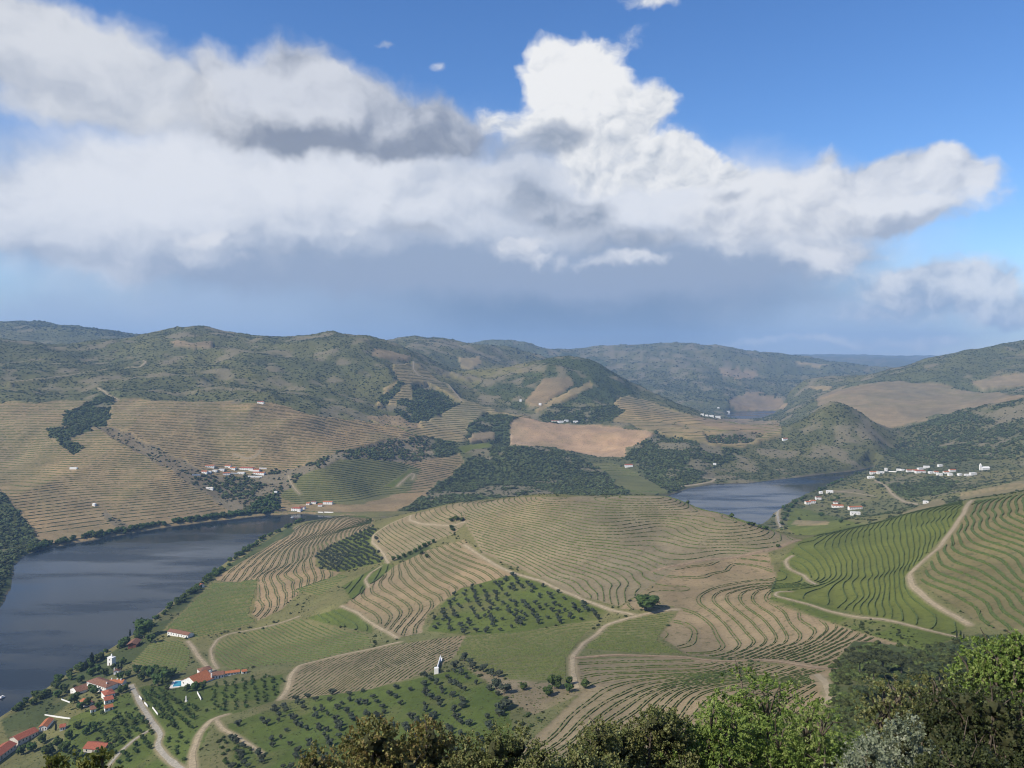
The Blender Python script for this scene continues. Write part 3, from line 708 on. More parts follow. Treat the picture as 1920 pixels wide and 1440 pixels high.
def resample(pts, step):
    out = [pts[0]]
    P_ = np.array(pts); seg = np.linalg.norm(np.diff(P_[:, :2], axis=0), axis=1); s = np.concatenate([[0], np.cumsum(seg)])
    n = max(int(s[-1] / step), 2); t = np.linspace(0, s[-1], n + 1)
    # smooth corner cutting
    X_ = np.interp(t, s, P_[:, 0]); Y_ = np.interp(t, s, P_[:, 1])
    for _ in range(6):
        X_[1:-1] = X_[1:-1] * 0.5 + (X_[:-2] + X_[2:]) * 0.25; Y_[1:-1] = Y_[1:-1] * 0.5 + (Y_[:-2] + Y_[2:]) * 0.25
    return X_, Y_
ROADM = np.zeros(GX.shape, bool)
ROADLINES = []
for label, w, kind, pp in ROADS:
    near_road = pp[0][1] > 945 or (pp[0][0] > 1480 and pp[0][1] > 935)
    pw = [hit(x, y, 200 if near_road else 1250) for x, y in pp]
    pw = [p for p in pw if p is not None]
    keep = [pw[0]]
    for p in pw[1:]:
        if (p - keep[-1]).length < 0.5 * p.y: keep.append(p)
    X_, Y_ = resample([(p.x, p.y) for p in keep], 2.5 if near_road else 6.0)
    ROADLINES.append((label, w, kind, X_, Y_))
SM = ZB
for label, w, kind, X_, Y_ in ROADLINES:
    i, j = grid_ij(X_, Y_)
    i0, i1 = max(int(i.min()) - 8, 0), min(int(i.max()) + 9, NR); j0, j1 = max(int(j.min()) - 8, 0), min(int(j.max()) + 9, NU)
    x = GX[i0:i1, j0:j1]; y = GY[i0:i1, j0:j1]; d = np.full(x.shape, 1e9)
    for k in range(0, len(X_) - 1):
        a = np.array([X_[k], Y_[k]]); ab = np.array([X_[k + 1], Y_[k + 1]]) - a; L = ab @ ab + 1e-9
        t = np.clip(((x - a[0]) * ab[0] + (y - a[1]) * ab[1]) / L, 0, 1)
        d = np.minimum(d, np.hypot(x - a[0] - t * ab[0], y - a[1] - t * ab[1]))
    cell = 2.0 if Y_.mean() < 1450 else 5.0
    k = 1 - sstep(w * 0.5 + cell, w * 0.5 + cell * 3, d)
    ZF[i0:i1, j0:j1] = ZF[i0:i1, j0:j1] * (1 - k) + SM[i0:i1, j0:j1] * k
    k2 = (1 - sstep(w * 0.4, w * 0.5 + cell * 1.2, d))
    ROWA[i0:i1, j0:j1] *= 1 - (d < w * 0.5 + cell)
    c = np.array([0.25, 0.205, 0.125]) if kind != 'soil' else np.array([0.25, 0.18, 0.115])
    ALB[i0:i1, j0:j1] = ALB[i0:i1, j0:j1] * (1 - k2[..., None]) + c * k2[..., None]
    SCAT[i0:i1, j0:j1] *= 1 - k2
    ROADM[i0:i1, j0:j1] |= d < w * 0.5 + 2.2

# ------------------------------------------------------------------ terrain sheet
V = np.stack([GX, GY, ZF], -1).reshape(-1, 3)
ii, jj = np.meshgrid(np.arange(NR - 1), np.arange(NU - 1), indexing='ij')
a = (ii * NU + jj).ravel()
m_ter, nt, b = mat('ground')
me = mesh_quads('terrain', V, np.stack([a, a + 1, a + NU + 1, a + NU], -1), m_ter, True)
def attr(me, name, typ, data):
    at = me.attributes.new(name, typ, 'POINT')
    at.data.foreach_set('color' if typ == 'FLOAT_COLOR' else 'value', np.asarray(data, np.float32).ravel())
attr(me, 'cover', 'FLOAT_COLOR', np.concatenate([ALB, np.ones(ALB.shape[:2] + (1,))], -1))
attr(me, 'row', 'FLOAT', ROWV); attr(me, 'rowamt', 'FLOAT', ROWA)
terrain = tag(obj('terrain', me), 'river valley hillsides of terraced vineyards, scrub and woodland', kind='structure')
ca = nd(nt, 'ShaderNodeAttribute', attribute_name='cover'); ra = nd(nt, 'ShaderNodeAttribute', attribute_name='row'); rm = nd(nt, 'ShaderNodeAttribute', attribute_name='rowamt')
geo = nd(nt, 'ShaderNodeNewGeometry').outputs['Position']
n_f = noise(nt, 0.35, 4, 0.65, geo); n_m = noise(nt, 0.045, 4, 0.6, geo); n_g = noise(nt, 1.6, 2, 0.6, geo)
wob = nmath(nt, 'MULTIPLY', nmath(nt, 'SUBTRACT', n_m, 0.5), 0.18)
frc = nmath(nt, 'FRACT', nmath(nt, 'ADD', ra.outputs['Fac'], wob))
band = nmath(nt, 'MULTIPLY', nstep(nt, frc, 0.0, 0.10), nmath(nt, 'SUBTRACT', 1.0, nstep(nt, frc, 0.30, 0.46)))
band = nmath(nt, 'MULTIPLY', band, nmath(nt, 'MULTIPLY', rm.outputs['Fac'], nstep(nt, n_f, 0.40, 0.62)), True)
greenc = nmix(nt, n_g, (0.070, 0.090, 0.026), (0.105, 0.115, 0.040))
base = nmix(nt, nmath(nt, 'MULTIPLY', band, 0.72), ca.outputs['Color'], greenc)
spot = nmath(nt, 'MULTIPLY', nstep(nt, noise(nt, 0.16, 5, 0.7, geo), 0.54, 0.66), 0.55)
base = nmix(nt, spot, base, (0.050, 0.060, 0.024))
mott = nmath(nt, 'ADD', nmath(nt, 'MULTIPLY', n_f, 0.65), nmath(nt, 'ADD', nmath(nt, 'MULTIPLY', n_g, 0.35), 0.5))
hs = nd(nt, 'ShaderNodeHueSaturation'); nt.links.new(base, hs.inputs['Color']); nt.links.new(mott, hs.inputs['Value'])
nt.links.new(hs.outputs[0], b.inputs['Base Color']); b.inputs['Roughness'].default_value = 1.0; b.inputs['Specular IOR Level'].default_value = 0.05
bp = nd(nt, 'ShaderNodeBump', Strength=0.6, Distance=0.5); nt.links.new(n_f, bp.inputs['Height']); nt.links.new(bp.outputs[0], b.inputs['Normal'])

# ------------------------------------------------------------------ river
m_w, nt, b = mat('river_water')
b.inputs['Base Color'].default_value = (0.012, 0.018, 0.022, 1); b.inputs['Roughness'].default_value = 0.12; b.inputs['Specular IOR Level'].default_value = 0.32; b.inputs['IOR'].default_value = 1.33
geo = nd(nt, 'ShaderNodeNewGeometry').outputs['Position']
wv1 = noise(nt, 0.16, 3, 0.6, geo); big = noise(nt, 0.006, 3, 0.5, geo)
bp = nd(nt, 'ShaderNodeBump', Distance=0.5); nt.links.new(wv1, bp.inputs['Height'])
nt.links.new(nmath(nt, 'ADD', nmath(nt, 'MULTIPLY', nstep(nt, big, 0.35, 0.65), 0.14), 0.10), bp.inputs['Strength'])
nt.links.new(bp.outputs[0], b.inputs['Normal'])
st = nd(nt, 'ShaderNodeMapping', Scale=(0.0028, 0.011, 1.0)); st.inputs['Rotation'].default_value = (0, 0, R(35)); nt.links.new(geo, st.inputs['Vector'])
streak = noise(nt, 1.0, 5, 0.6, st.outputs[0])
nt.links.new(nmath(nt, 'ADD', nmath(nt, 'MULTIPLY', nstep(nt, streak, 0.42, 0.62), 0.26), 0.06), b.inputs['Roughness'])
xs = np.linspace(-2600, 2600, 14); ysw = np.linspace(350, 6200, 16)
V = np.array([(x, y, 0.0) for y in ysw for x in xs]); n = len(xs)
Qs = [(r * n + c, r * n + c + 1, (r + 1) * n + c + 1, (r + 1) * n + c) for r in range(len(ysw) - 1) for c in range(n - 1)]
tag(obj('river', mesh_quads('river', V, Qs, m_w)), 'dark slate blue river winding through the valley', kind='structure')

# ------------------------------------------------------------------ road strips
RM = {'dirt': simple_mat('dirt_road', (0.345, 0.280, 0.180), 0.3, 0.35, 1.0), 'gravel': simple_mat('gravel_road', (0.33, 0.30, 0.24), 0.3, 0.4, 1.0), 'soil': simple_mat('earth_road', (0.285, 0.21, 0.130), 0.3, 0.3, 1.0)}
for label, w, kind, X_, Y_ in ROADLINES:
    dx = np.gradient(X_); dy = np.gradient(Y_); L = np.hypot(dx, dy) + 1e-6; nx, ny = -dy / L, dx / L
    n = len(X_); prof_w = np.array([-0.5, -0.22, 0.0, 0.22, 0.5]); K = len(prof_w)
    ww = w * 0.8 * (1 + 0.22 * vnoise(np.arange(n) * 0.15, np.zeros(n), int(w * 10)))
    V = []
    for k, pwid in enumerate(prof_w):
        x = X_ + nx * ww * pwid; y = Y_ + ny * ww * pwid
        z = sample(ZF, x, y) + (0.24 if Y_.mean() < 1450 else 0.35) + (0.0 if abs(pwid) > 0.4 else (-0.03 if abs(pwid) > 0.1 else 0.03))
        V.append(np.stack([x, y, z], -1))
    V = np.stack(V, 1).reshape(-1, 3)
    Qs = [(r * K + c, r * K + c + 1, (r + 1) * K + c + 1, (r + 1) * K + c) for r in range(n - 1) for c in range(K - 1)]
    tag(obj('dirt_road' if kind != 'gravel' else 'gravel_road', mesh_quads('road', V, Qs, RM[kind], True)), label, kind='structure')
# ------------------------------------------------------------------ vineyards: every row follows its terrace
m_vine = simple_mat('vine_leaves', (0.110, 0.140, 0.036), 0.5, 0.9, 0.85, (0.050, 0.072, 0.020))
m_vine2 = simple_mat('vine_leaves_dusty', (0.112, 0.132, 0.038), 0.45, 0.9, 0.9, (0.056, 0.072, 0.022))
def contours(field, msk, off):
    """level lines field = k + off inside a parcel -> {k: [polyline (n,2) in grid units]}"""
    rr, cc = np.nonzero(msk)
    if len(rr) == 0: return {}
    r0, r1, c0, c1 = rr.min(), rr.max() + 1, cc.min(), cc.max() + 1
    f = (field - off)[r0:r1, c0:c1]; m = msk[r0:r1, c0:c1]
    h, w = f.shape
    ids = np.arange(h * w).reshape(h, w); fl = f.ravel()
    ok = m[:-1, :-1] & m[1:, :-1] & m[:-1, 1:] & m[1:, 1:]
    A = ids[:-1, :-1][ok]; B = ids[:-1, 1:][ok]; C = ids[1:, 1:][ok]; D = ids[1:, :-1][ok]
    T = np.concatenate([np.stack([A, B, C], -1), np.stack([A, C, D], -1)])
    tf = fl[T]; lo = np.floor(tf.min(1)) + 1; hi = np.floor(tf.max(1))
    nl = (hi - lo + 1).astype(int)
    segs = {}
    for q in range(0, 3):
        s = nl > q
        if not s.any(): break
        Tq = T[s]; lv = lo[s] + q; tq = tf[s]
        above = tq >= lv[:, None]
        na = above.sum(1)
        solo = np.where(na == 1, above.argmax(1), (~above).argmax(1))
        ar = np.arange(len(Tq)); p = Tq[ar, solo]; o1 = Tq[ar, (solo + 1) % 3]; o2 = Tq[ar, (solo + 2) % 3]
        fp = fl[p]
        k1 = np.minimum(p, o1) * (h * w) + np.maximum(p, o1); k2 = np.minimum(p, o2) * (h * w) + np.maximum(p, o2)
        t1 = (lv - fp) / (fl[o1] - fp + 1e-12); t2 = (lv - fp) / (fl[o2] - fp + 1e-12)
        pr, pc = p // w, p % w
        x1 = pr + (o1 // w - pr) * t1; y1 = pc + (o1 % w - pc) * t1
        x2 = pr + (o2 // w - pr) * t2; y2 = pc + (o2 % w - pc) * t2
        for L, a_, b_, xa, ya, xb, yb in zip(lv.astype(int), k1, k2, x1, y1, x2, y2):
            d = segs.setdefault(L, ({}, {}))
            d[0].setdefault(a_, []).append(b_); d[0].setdefault(b_, []).append(a_)
            d[1][a_] = (xa + r0, ya + c0); d[1][b_] = (xb + r0, yb + c0)
    out = {}
    for L, (adj, pos) in segs.items():
        seen = set(); lines = []
        starts = [k for k, v in adj.items() if len(v) == 1] + list(adj)
        for s in starts:
            if s in seen: continue
            line = [s]; seen.add(s); cur = s
            while True:
                nx = [k for k in adj[cur] if k not in seen]
                if not nx: break
                cur = nx[0]; seen.add(cur); line.append(cur)
            if len(line) > 6: lines.append(np.array([pos[k] for k in line]))
        if lines: out[L] = lines
    return out
def to_world(line):
    i, j = line[:, 0], line[:, 1]
    y = np.interp(i, np.arange(NR), rings); u = np.interp(j, np.arange(NU), uc)
    return u * (y + Y0), y
def hedge(lines, w, h, step, gap=0.10, seed=0):
    Vs, Qs, base = [], [], 0
    g = np.random.default_rng(seed)
    for ln in lines:
        x, y = to_world(ln)
        s = np.concatenate([[0], np.cumsum(np.hypot(np.diff(x), np.diff(y)))])
        if s[-1] < 10: continue
        n = max(int(s[-1] / step), 3); t = np.linspace(0, s[-1], n + 1)
        x = np.interp(t, s, x); y = np.interp(t, s, y)
        if n > 6:
            for _ in range(2):
                x[1:-1] = (x[:-2] + 2 * x[1:-1] + x[2:]) / 4; y[1:-1] = (y[:-2] + 2 * y[1:-1] + y[2:]) / 4
        dx = np.gradient(x); dy = np.gradient(y); L = np.hypot(dx, dy) + 1e-6; nx, ny = -dy / L, dx / L
        z = sample(ZF, x, y)
        hh = h * (0.72 + 0.5 * g.random(n + 1)); ww = w * (0.7 + 0.6 * g.random(n + 1))
        miss = g.random(n + 1) < gap; hh[miss] *= 0.12; ww[miss] *= 0.35
        sh = (g.random(n + 1) - 0.5) * w * 0.4
        ring = []
        for (ow, oh) in ((-0.5, -0.3), (-0.34, 0.95), (0.36, 0.85), (0.5, -0.3)):
            o = ow * ww + sh
            ring.append(np.stack([x + nx * o, y + ny * o, z + (oh * hh if oh > 0 else oh)], -1))
        V = np.stack(ring, 1).reshape(-1, 3)
        r = np.arange(n)
        for c in range(3):
            a_ = base + r * 4 + c
            Qs.append(np.stack([a_, a_ + 1, a_ + 5, a_ + 4], -1))
        Vs.append(V); base += len(V)
    if not Vs: return None
    return np.concatenate(Vs), np.concatenate(Qs)
VINES = [  # parcel, label, row offsets, width, height, spacing along row, gap, material
 ('central terraces', 'big pale brown vineyard of close contour rows capping the central spur', (0.15,), 0.95, 0.95, 1.9, 0.26, m_vine),
 ('brown terraces', 'bare brown vineyard of wide curving terraces below the single round tree', (0.10, 0.30), 0.65, 0.7, 2.0, 0.22, m_vine),
 ('lower terraces', 'brown vineyard of curving terraces just above the foreground bushes', (0.10, 0.34), 0.6, 0.65, 1.9, 0.25, m_vine),
 ('green terraces', 'bright green terraced vineyard of wavy rows left of the pale dirt track', (0.12,), 1.0, 1.1, 2.0, 0.10, m_vine),
 ('east terraces', 'green terraced vineyard right of the pale dirt track', (0.12, 0.28), 1.5, 1.2, 2.4, 0.10, m_vine),
 ('zigzag terraces', 'brown vineyard of bold zigzag terraces beside the square olive grove', (0.08, 0.36), 0.75, 0.8, 2.1, 0.22, m_vine2),
 ('river terraces', 'tan vineyard of wavy terraces dropping to the left reach of the river', (0.12, 0.40), 0.75, 0.8, 2.3, 0.16, m_vine),
 ('bald knoll', 'sparse grey brown vineyard on the knoll ringed by the looping track', (0.2,), 1.0, 1.0, 2.6, 0.35, m_vine2),
 ('bowl terraces', 'small green vineyard of bowl shaped terraces above the straight rows', (0.15,), 1.5, 1.4, 2.4, 0.03, m_vine),
 ('bowl terraces upper', 'small green terraced plot between the zigzag terraces and the dense olives', (0.15,), 1.5, 1.4, 2.4, 0.03, m_vine),
 ('river field', 'green field of fine vine rows above the riverbank trees', (0.5,), 1.2, 1.0, 3.0, 0.12, m_vine),
 ('straight rows', 'green vineyard of straight slanting rows edged by a curved sandy track', (0.5,), 1.2, 1.0, 3.0, 0.10, m_vine),
 ('upper plot', 'small fine rowed vine plot above the bowl shaped terraces', (0.5,), 1.1, 1.0, 3.0, 0.06, m_vine),
 ('riverside plot', 'small green vine plot below the long white barn', (0.5,), 1.1, 1.1, 3.0, 0.05, m_vine),
 ('ridge rows', 'tan vineyard of rows running downhill behind the white wall', (0.5,), 0.9, 0.6, 2.2, 0.25, m_vine),
 ('saddle rows', 'green and tan vineyard of fine rows left of the track fork', (0.5,), 0.8, 0.7, 2.2, 0.22, m_vine2),
 ('knoll rows', 'small green vineyard of fine rows between the fork and the round tree', (0.5,), 0.9, 0.8, 2.2, 0.15, m_vine2),
 ('west', 'huge tan terraced vineyard covering the slope across the left reach of the river', (0.15,), 1.9, 1.3, 5.0, 0.22, m_vine2),
 ('village slope', 'striped green terraced vineyard right of the white village across the river', (0.15,), 1.6, 1.2, 5.0, 0.15, m_vine),
 ('ridge', 'tan terraced vineyard on the ridge around the dark square copse', (0.15,), 2.0, 1.4, 9.0, 0.12, m_vine2),
 ('shore terraces', 'small grey green terraced vineyard near the wooded point on the far shore', (0.15,), 1.6, 1.2, 5.0, 0.15, m_vine),
 ('east knoll', 'tan terraced vineyard on the slope right of the round wooded hill', (0.15,), 2.0, 1.4, 9.0, 0.15, m_vine2),
]
for k, (pn, label, offs, w, h, step, gap, vm) in enumerate(VINES):
    msk = PARCEL[pn] & (ROWA > 0)
    rr, cc = np.nonzero(msk)
    if len(rr) < 20: continue
    cx, cyy = float(GX[msk].mean()), float(GY[msk].mean()); z0 = hz(cx, cyy)
    root = tag(empty('vineyard', (cx, cyy, z0)), label, 'vineyard', 'terraced vineyards of the valley')
    runs = []
    for o in offs:
        for L, lines in contours(ROWV, msk, o).items():
            runs += [(len(l) / (1 + l[:, 0].mean()), l) for l in lines]
    runs.sort(key=lambda t: -t[0])
    runs = [t[1] for t in runs]
    for q, ln in enumerate(runs[:290]):
        r = hedge([ln], w, h, step, gap, k * 1000 + q)
        if r is None: continue
        V, Qs = r
        obj('vine_row', mesh_quads('vine_row', V - np.array([cx, cyy, z0]), Qs, vm), root)
    r = hedge(runs[290:], w, h, step, gap, k * 1000 + 999) if len(runs) > 290 else None
    if r is not None:
        tag(obj('vine_rows', mesh_quads('vine_rows', r[0] - np.array([cx, cyy, z0]), r[1], vm), root), kind='stuff')
# ------------------------------------------------------------------ foliage building blocks
def leaf_mat(name, lit, dark, scale=1.2, objrand=0.3, trans=0.25):
    m, nt, b = mat(name)
    geo = nd(nt, 'ShaderNodeNewGeometry').outputs['Position']
    oi = nd(nt, 'ShaderNodeObjectInfo')
    c = nmix(nt, nstep(nt, noise(nt, scale, 4, 0.65, geo), 0.34, 0.66), dark, lit)
    h = nd(nt, 'ShaderNodeHueSaturation'); nt.links.new(c, h.inputs['Color'])
    nt.links.new(nmath(nt, 'ADD', nmath(nt, 'MULTIPLY', oi.outputs['Random'], objrand), 1.0 - objrand / 2), h.inputs['Value'])
    nt.links.new(nmath(nt, 'ADD', nmath(nt, 'MULTIPLY', oi.outputs['Random'], 0.04), 0.48), h.inputs['Hue'])
    nt.links.new(h.outputs[0], b.inputs['Base Color'])
    b.inputs['Roughness'].default_value = 0.75; b.inputs['Specular IOR Level'].default_value = 0.15
    if trans:
        tr = nd(nt, 'ShaderNodeBsdfTranslucent'); nt.links.new(h.outputs[0], tr.inputs['Color'])
        mx = nd(nt, 'ShaderNodeMixShader'); mx.inputs[0].default_value = trans
        nt.links.new(b.outputs[0], mx.inputs[1]); nt.links.new(tr.outputs[0], mx.inputs[2])
        nt.links.new(mx.outputs[0], nt.nodes['Material Output'].inputs['Surface'])
    return m
m_olive = leaf_mat('olive_leaves', (0.082, 0.098, 0.062), (0.036, 0.046, 0.030), 0.8)
m_green = leaf_mat('broad_leaves', (0.088, 0.130, 0.032), (0.036, 0.058, 0.016), 0.8)
m_dark = leaf_mat('pine_needles', (0.082, 0.100, 0.040), (0.030, 0.042, 0.018), 0.6)
m_cyp = leaf_mat('cypress_needles', (0.032, 0.046, 0.024), (0.014, 0.022, 0.012), 1.0)
m_scrub = leaf_mat('scrub_leaves', (0.070, 0.086, 0.032), (0.034, 0.045, 0.018), 0.12, 1.0)
m_wood = leaf_mat('wood_leaves', (0.110, 0.130, 0.046), (0.054, 0.070, 0.026), 0.05, 1.1)
m_bark = simple_mat('bark', (0.14, 0.115, 0.09), 0.5, 3.0)

def ico(sub=1):
    t = (1 + 5 ** 0.5) / 2
    v = [(-1, t, 0), (1, t, 0), (-1, -t, 0), (1, -t, 0), (0, -1, t), (0, 1, t), (0, -1, -t), (0, 1, -t), (t, 0, -1), (t, 0, 1), (-t, 0, -1), (-t, 0, 1)]
    f = [(0, 11, 5), (0, 5, 1), (0, 1, 7), (0, 7, 10), (0, 10, 11), (1, 5, 9), (5, 11, 4), (11, 10, 2), (10, 7, 6), (7, 1, 8), (3, 9, 4), (3, 4, 2), (3, 2, 6), (3, 6, 8), (3, 8, 9), (4, 9, 5), (2, 4, 11), (6, 2, 10), (8, 6, 7), (9, 8, 1)]
    v = [np.array(p) / np.linalg.norm(p) for p in v]
    for _ in range(sub):
        c = {}; nf = []
        def mid(a, b):
            k = (min(a, b), max(a, b))
            if k not in c:
                p = v[a] + v[b]; v.append(p / np.linalg.norm(p)); c[k] = len(v) - 1
            return c[k]
        for a, b, d in f:
            x, y, z = mid(a, b), mid(b, d), mid(d, a); nf += [(a, x, z), (b, y, x), (d, z, y), (x, y, z)]
        f = nf
    return np.array(v), np.array(f)
ICO0, ICO1 = ico(0), ico(1)
def crown_mesh(name, material, rx, rz, z0, clumps, leaves, leaf, seed, shape='round', sub=1):
    """uneven crown: lumpy clumps through the volume, leaf sprays breaking the outline"""
    g = np.random.default_rng(seed); Vs, Fs, sz, base = [], [], [], 0
    cen = []
    for k in range(clumps):
        d = g.normal(size=3); d /= np.linalg.norm(d); r = g.random() ** 0.45 * 0.68
        c = d * r * np.array([rx, rx, rz])
        if shape == 'flat': c[2] = abs(c[2]) * 0.5
        if shape == 'cone': f_ = (c[2] / rz + 1) / 2; c[:2] *= (1 - f_) * 1.1 + 0.15
        cs = (0.34 + 0.22 * g.random()) * (1.0 if clumps > 3 else 1.6)
        cen.append((c, cs))
        v, f = ICO1 if sub else ICO0
        rad = 1 + 0.30 * g.normal(size=len(v)).clip(-1.5, 1.5)
        w_ = v * rad[:, None] * cs * np.array([rx, rx, rz * (0.8 if shape != 'flat' else 0.55)])
        if shape == 'cone': w_ *= np.array([0.75, 0.75, 1.1])
        Vs.append(w_ + c + np.array([0, 0, z0])); Fs.append((f + base).ravel()); sz.append(np.full(len(f), 3)); base += len(v)
    if leaves:
        ci_ = g.integers(0, len(cen), leaves)
        C_ = np.array([cen[i][0] for i in ci_]); S_ = np.array([cen[i][1] for i in ci_])
        d = g.normal(size=(leaves, 3)); d /= np.linalg.norm(d, axis=1)[:, None]
        pos = C_ + d * (S_ * (0.95 + 0.35 * g.random(leaves)))[:, None] * np.array([rx, rx, rz * 0.85]) + np.array([0, 0, z0])
        a = g.normal(size=(leaves, 3)); a /= np.linalg.norm(a, axis=1)[:, None]
        b = np.cross(a, d + 0.3 * g.normal(size=(leaves, 3))); b /= np.linalg.norm(b, axis=1)[:, None] + 1e-9
        l = leaf * (0.6 + 0.8 * g.random(leaves))[:, None]
        q = np.stack([pos - a * l, pos + b * l * 0.5, pos + a * l, pos - b * l * 0.5], 1).reshape(-1, 3)
        Vs.append(q); Fs.append(np.arange(leaves * 4) + base); sz.append(np.full(leaves, 4))
    return mesh_np(name, np.concatenate(Vs), np.concatenate(Fs), np.concatenate(sz), material, False)
def tube_mesh(name, material, paths, sides=6):
    """paths: list of (points, radii) -> one mesh of tapered limbs"""
    Vs, Qs, base = [], [], 0
    for pts_, rad in paths:
        pts_ = [Vector(p) for p in pts_]
        for k, p in enumerate(pts_):
            t = (pts_[min(k + 1, len(pts_) - 1)] - pts_[max(k - 1, 0)]).normalized()
            s = t.orthogonal().normalized() if k == 0 else (s - t * s.dot(t)).normalized()
            u_ = t.cross(s)
            for q in range(sides):
                an = 2 * math.pi * q / sides
                Vs.append(p + (s * math.cos(an) + u_ * math.sin(an)) * rad[k])
        for k in range(len(pts_) - 1):
            for q in range(sides):
                a = base + k * sides + q; b = base + k * sides + (q + 1) % sides
                Qs.append((a, b, b + sides, a + sides))
        base += len(pts_) * sides
    return mesh_quads(name, np.array([tuple(v) for v in Vs]), Qs, material, True)
def trunk_mesh(name, h, r, spread, seed, limbs=4):
    g = random.Random(seed)
    paths = [([(0, 0, -0.5), (g.uniform(-.1, .1) * h, g.uniform(-.1, .1) * h, h * 0.5), (g.uniform(-.1, .1) * h, g.uniform(-.1, .1) * h, h)], [r * 1.25, r, r * 0.7])]
    for k in range(limbs):
        a = 2 * math.pi * (k + g.random() * 0.6) / limbs
        e = Vector((math.cos(a) * spread, math.sin(a) * spread, h + spread * g.uniform(0.5, 1.0)))
        paths.append(([(0, 0, h * 0.85), tuple(e * 0.5 + Vector((0, 0, h * 0.45))), tuple(e)], [r * 0.6, r * 0.4, r * 0.15]))
    return tube_mesh(name, m_bark, paths, 5)
TREES = {}
def proto(key, material, rx, rz, trunk, clumps, leaves, leaf, shape='round', var=3, limbs=4, tr=0.25):
    TREES[key] = [(trunk_mesh(key + '_trunk', trunk, tr * (0.8 + 0.4 * (i % 2)), rx * 0.5, i * 7 + len(key), limbs),
                   crown_mesh(key + '_crown', material, rx, rz, trunk + rz * 0.75, clumps, leaves, leaf, i * 13 + len(key) * 3, shape)) for i in range(var)]
proto('olive', m_olive, 2.5, 2.0, 1.3, 7, 130, 0.40, var=4)
proto('broad', m_green, 3.6, 3.6, 2.0, 10, 320, 0.55, var=3)
proto('bush', m_green, 1.7, 1.4, 0.3, 6, 120, 0.34, var=3, limbs=3, tr=0.12)
proto('bank', m_green, 3.4, 3.0, 0.8, 9, 200, 0.55, var=3)
proto('pine', m_dark, 5.2, 2.6, 5.5, 12, 500, 0.55, 'flat', var=3, limbs=5, tr=0.35)
proto('cypress', m_cyp, 1.7, 6.5, 0.6, 14, 260, 0.45, 'cone', var=2, limbs=0)
proto('conifer', m_cyp, 3.0, 7.0, 1.2, 16, 360, 0.6, 'cone', var=2, limbs=0)
proto('citrus', m_green, 1.9, 1.8, 0.7, 6, 120, 0.36, var=3, limbs=3, tr=0.15)
TCOUNT = {}
def plant(key, name, x, y, s, label, cat='tree', group=None, sz=1.0, sink=0.0, z=None):
    i = TCOUNT.get(key, 0); TCOUNT[key] = i + 1
    tm, cm = TREES[key][i % len(TREES[key])]
    e = empty(name, (x, y, (hz(x, y) if z is None else z) - sink), rng.random() * 6.283); e.scale = (s, s, s * sz)
    obj('trunk', tm, e); obj('crown', cm, e)
    return tag(e, label, cat, group)
def plant_px(key, name, px, py, s, label, cat='tree', group=None, sz=1.0, ymin=200):
    p = hit(px, py, ymin)
    return plant(key, name, p.x, p.y, s, label, cat, group, sz)
def grid_in(mask, dx, dy, ang, jit, n=None):
    xs, ys = GX[mask], GY[mask]; a = R(ang); ca, sa = math.cos(a), math.sin(a)
    u_ = xs * ca + ys * sa; v_ = -xs * sa + ys * ca
    out = []
    for uu in np.arange(u_.min(), u_.max(), dx):
        for vv in np.arange(v_.min(), v_.max(), dy):
            p, q = uu + rng.normal() * jit, vv + rng.normal() * jit
            x, y = p * ca - q * sa, p * sa + q * ca
            i, j = grid_ij(x, y); i, j = int(round(float(i))), int(round(float(j)))
            if 0 <= i < NR and 0 <= j < NU and mask[i, j] and not ROADM[i, j]: out.append((x, y))
    return out

def near_mark(x, y, s, lo, hi, marks):
    """size word and the nearest landmark in view, to tell like trees apart"""
    px, py = project(np.array([x]), np.array([y]), np.array([hz(x, y)]))
    k = min(range(len(marks)), key=lambda q: (marks[q][0] - px[0]) ** 2 + (2 * (marks[q][1] - py[0])) ** 2)
    return ('small' if s < lo else 'large' if s > hi else 'middling'), marks[k][2]
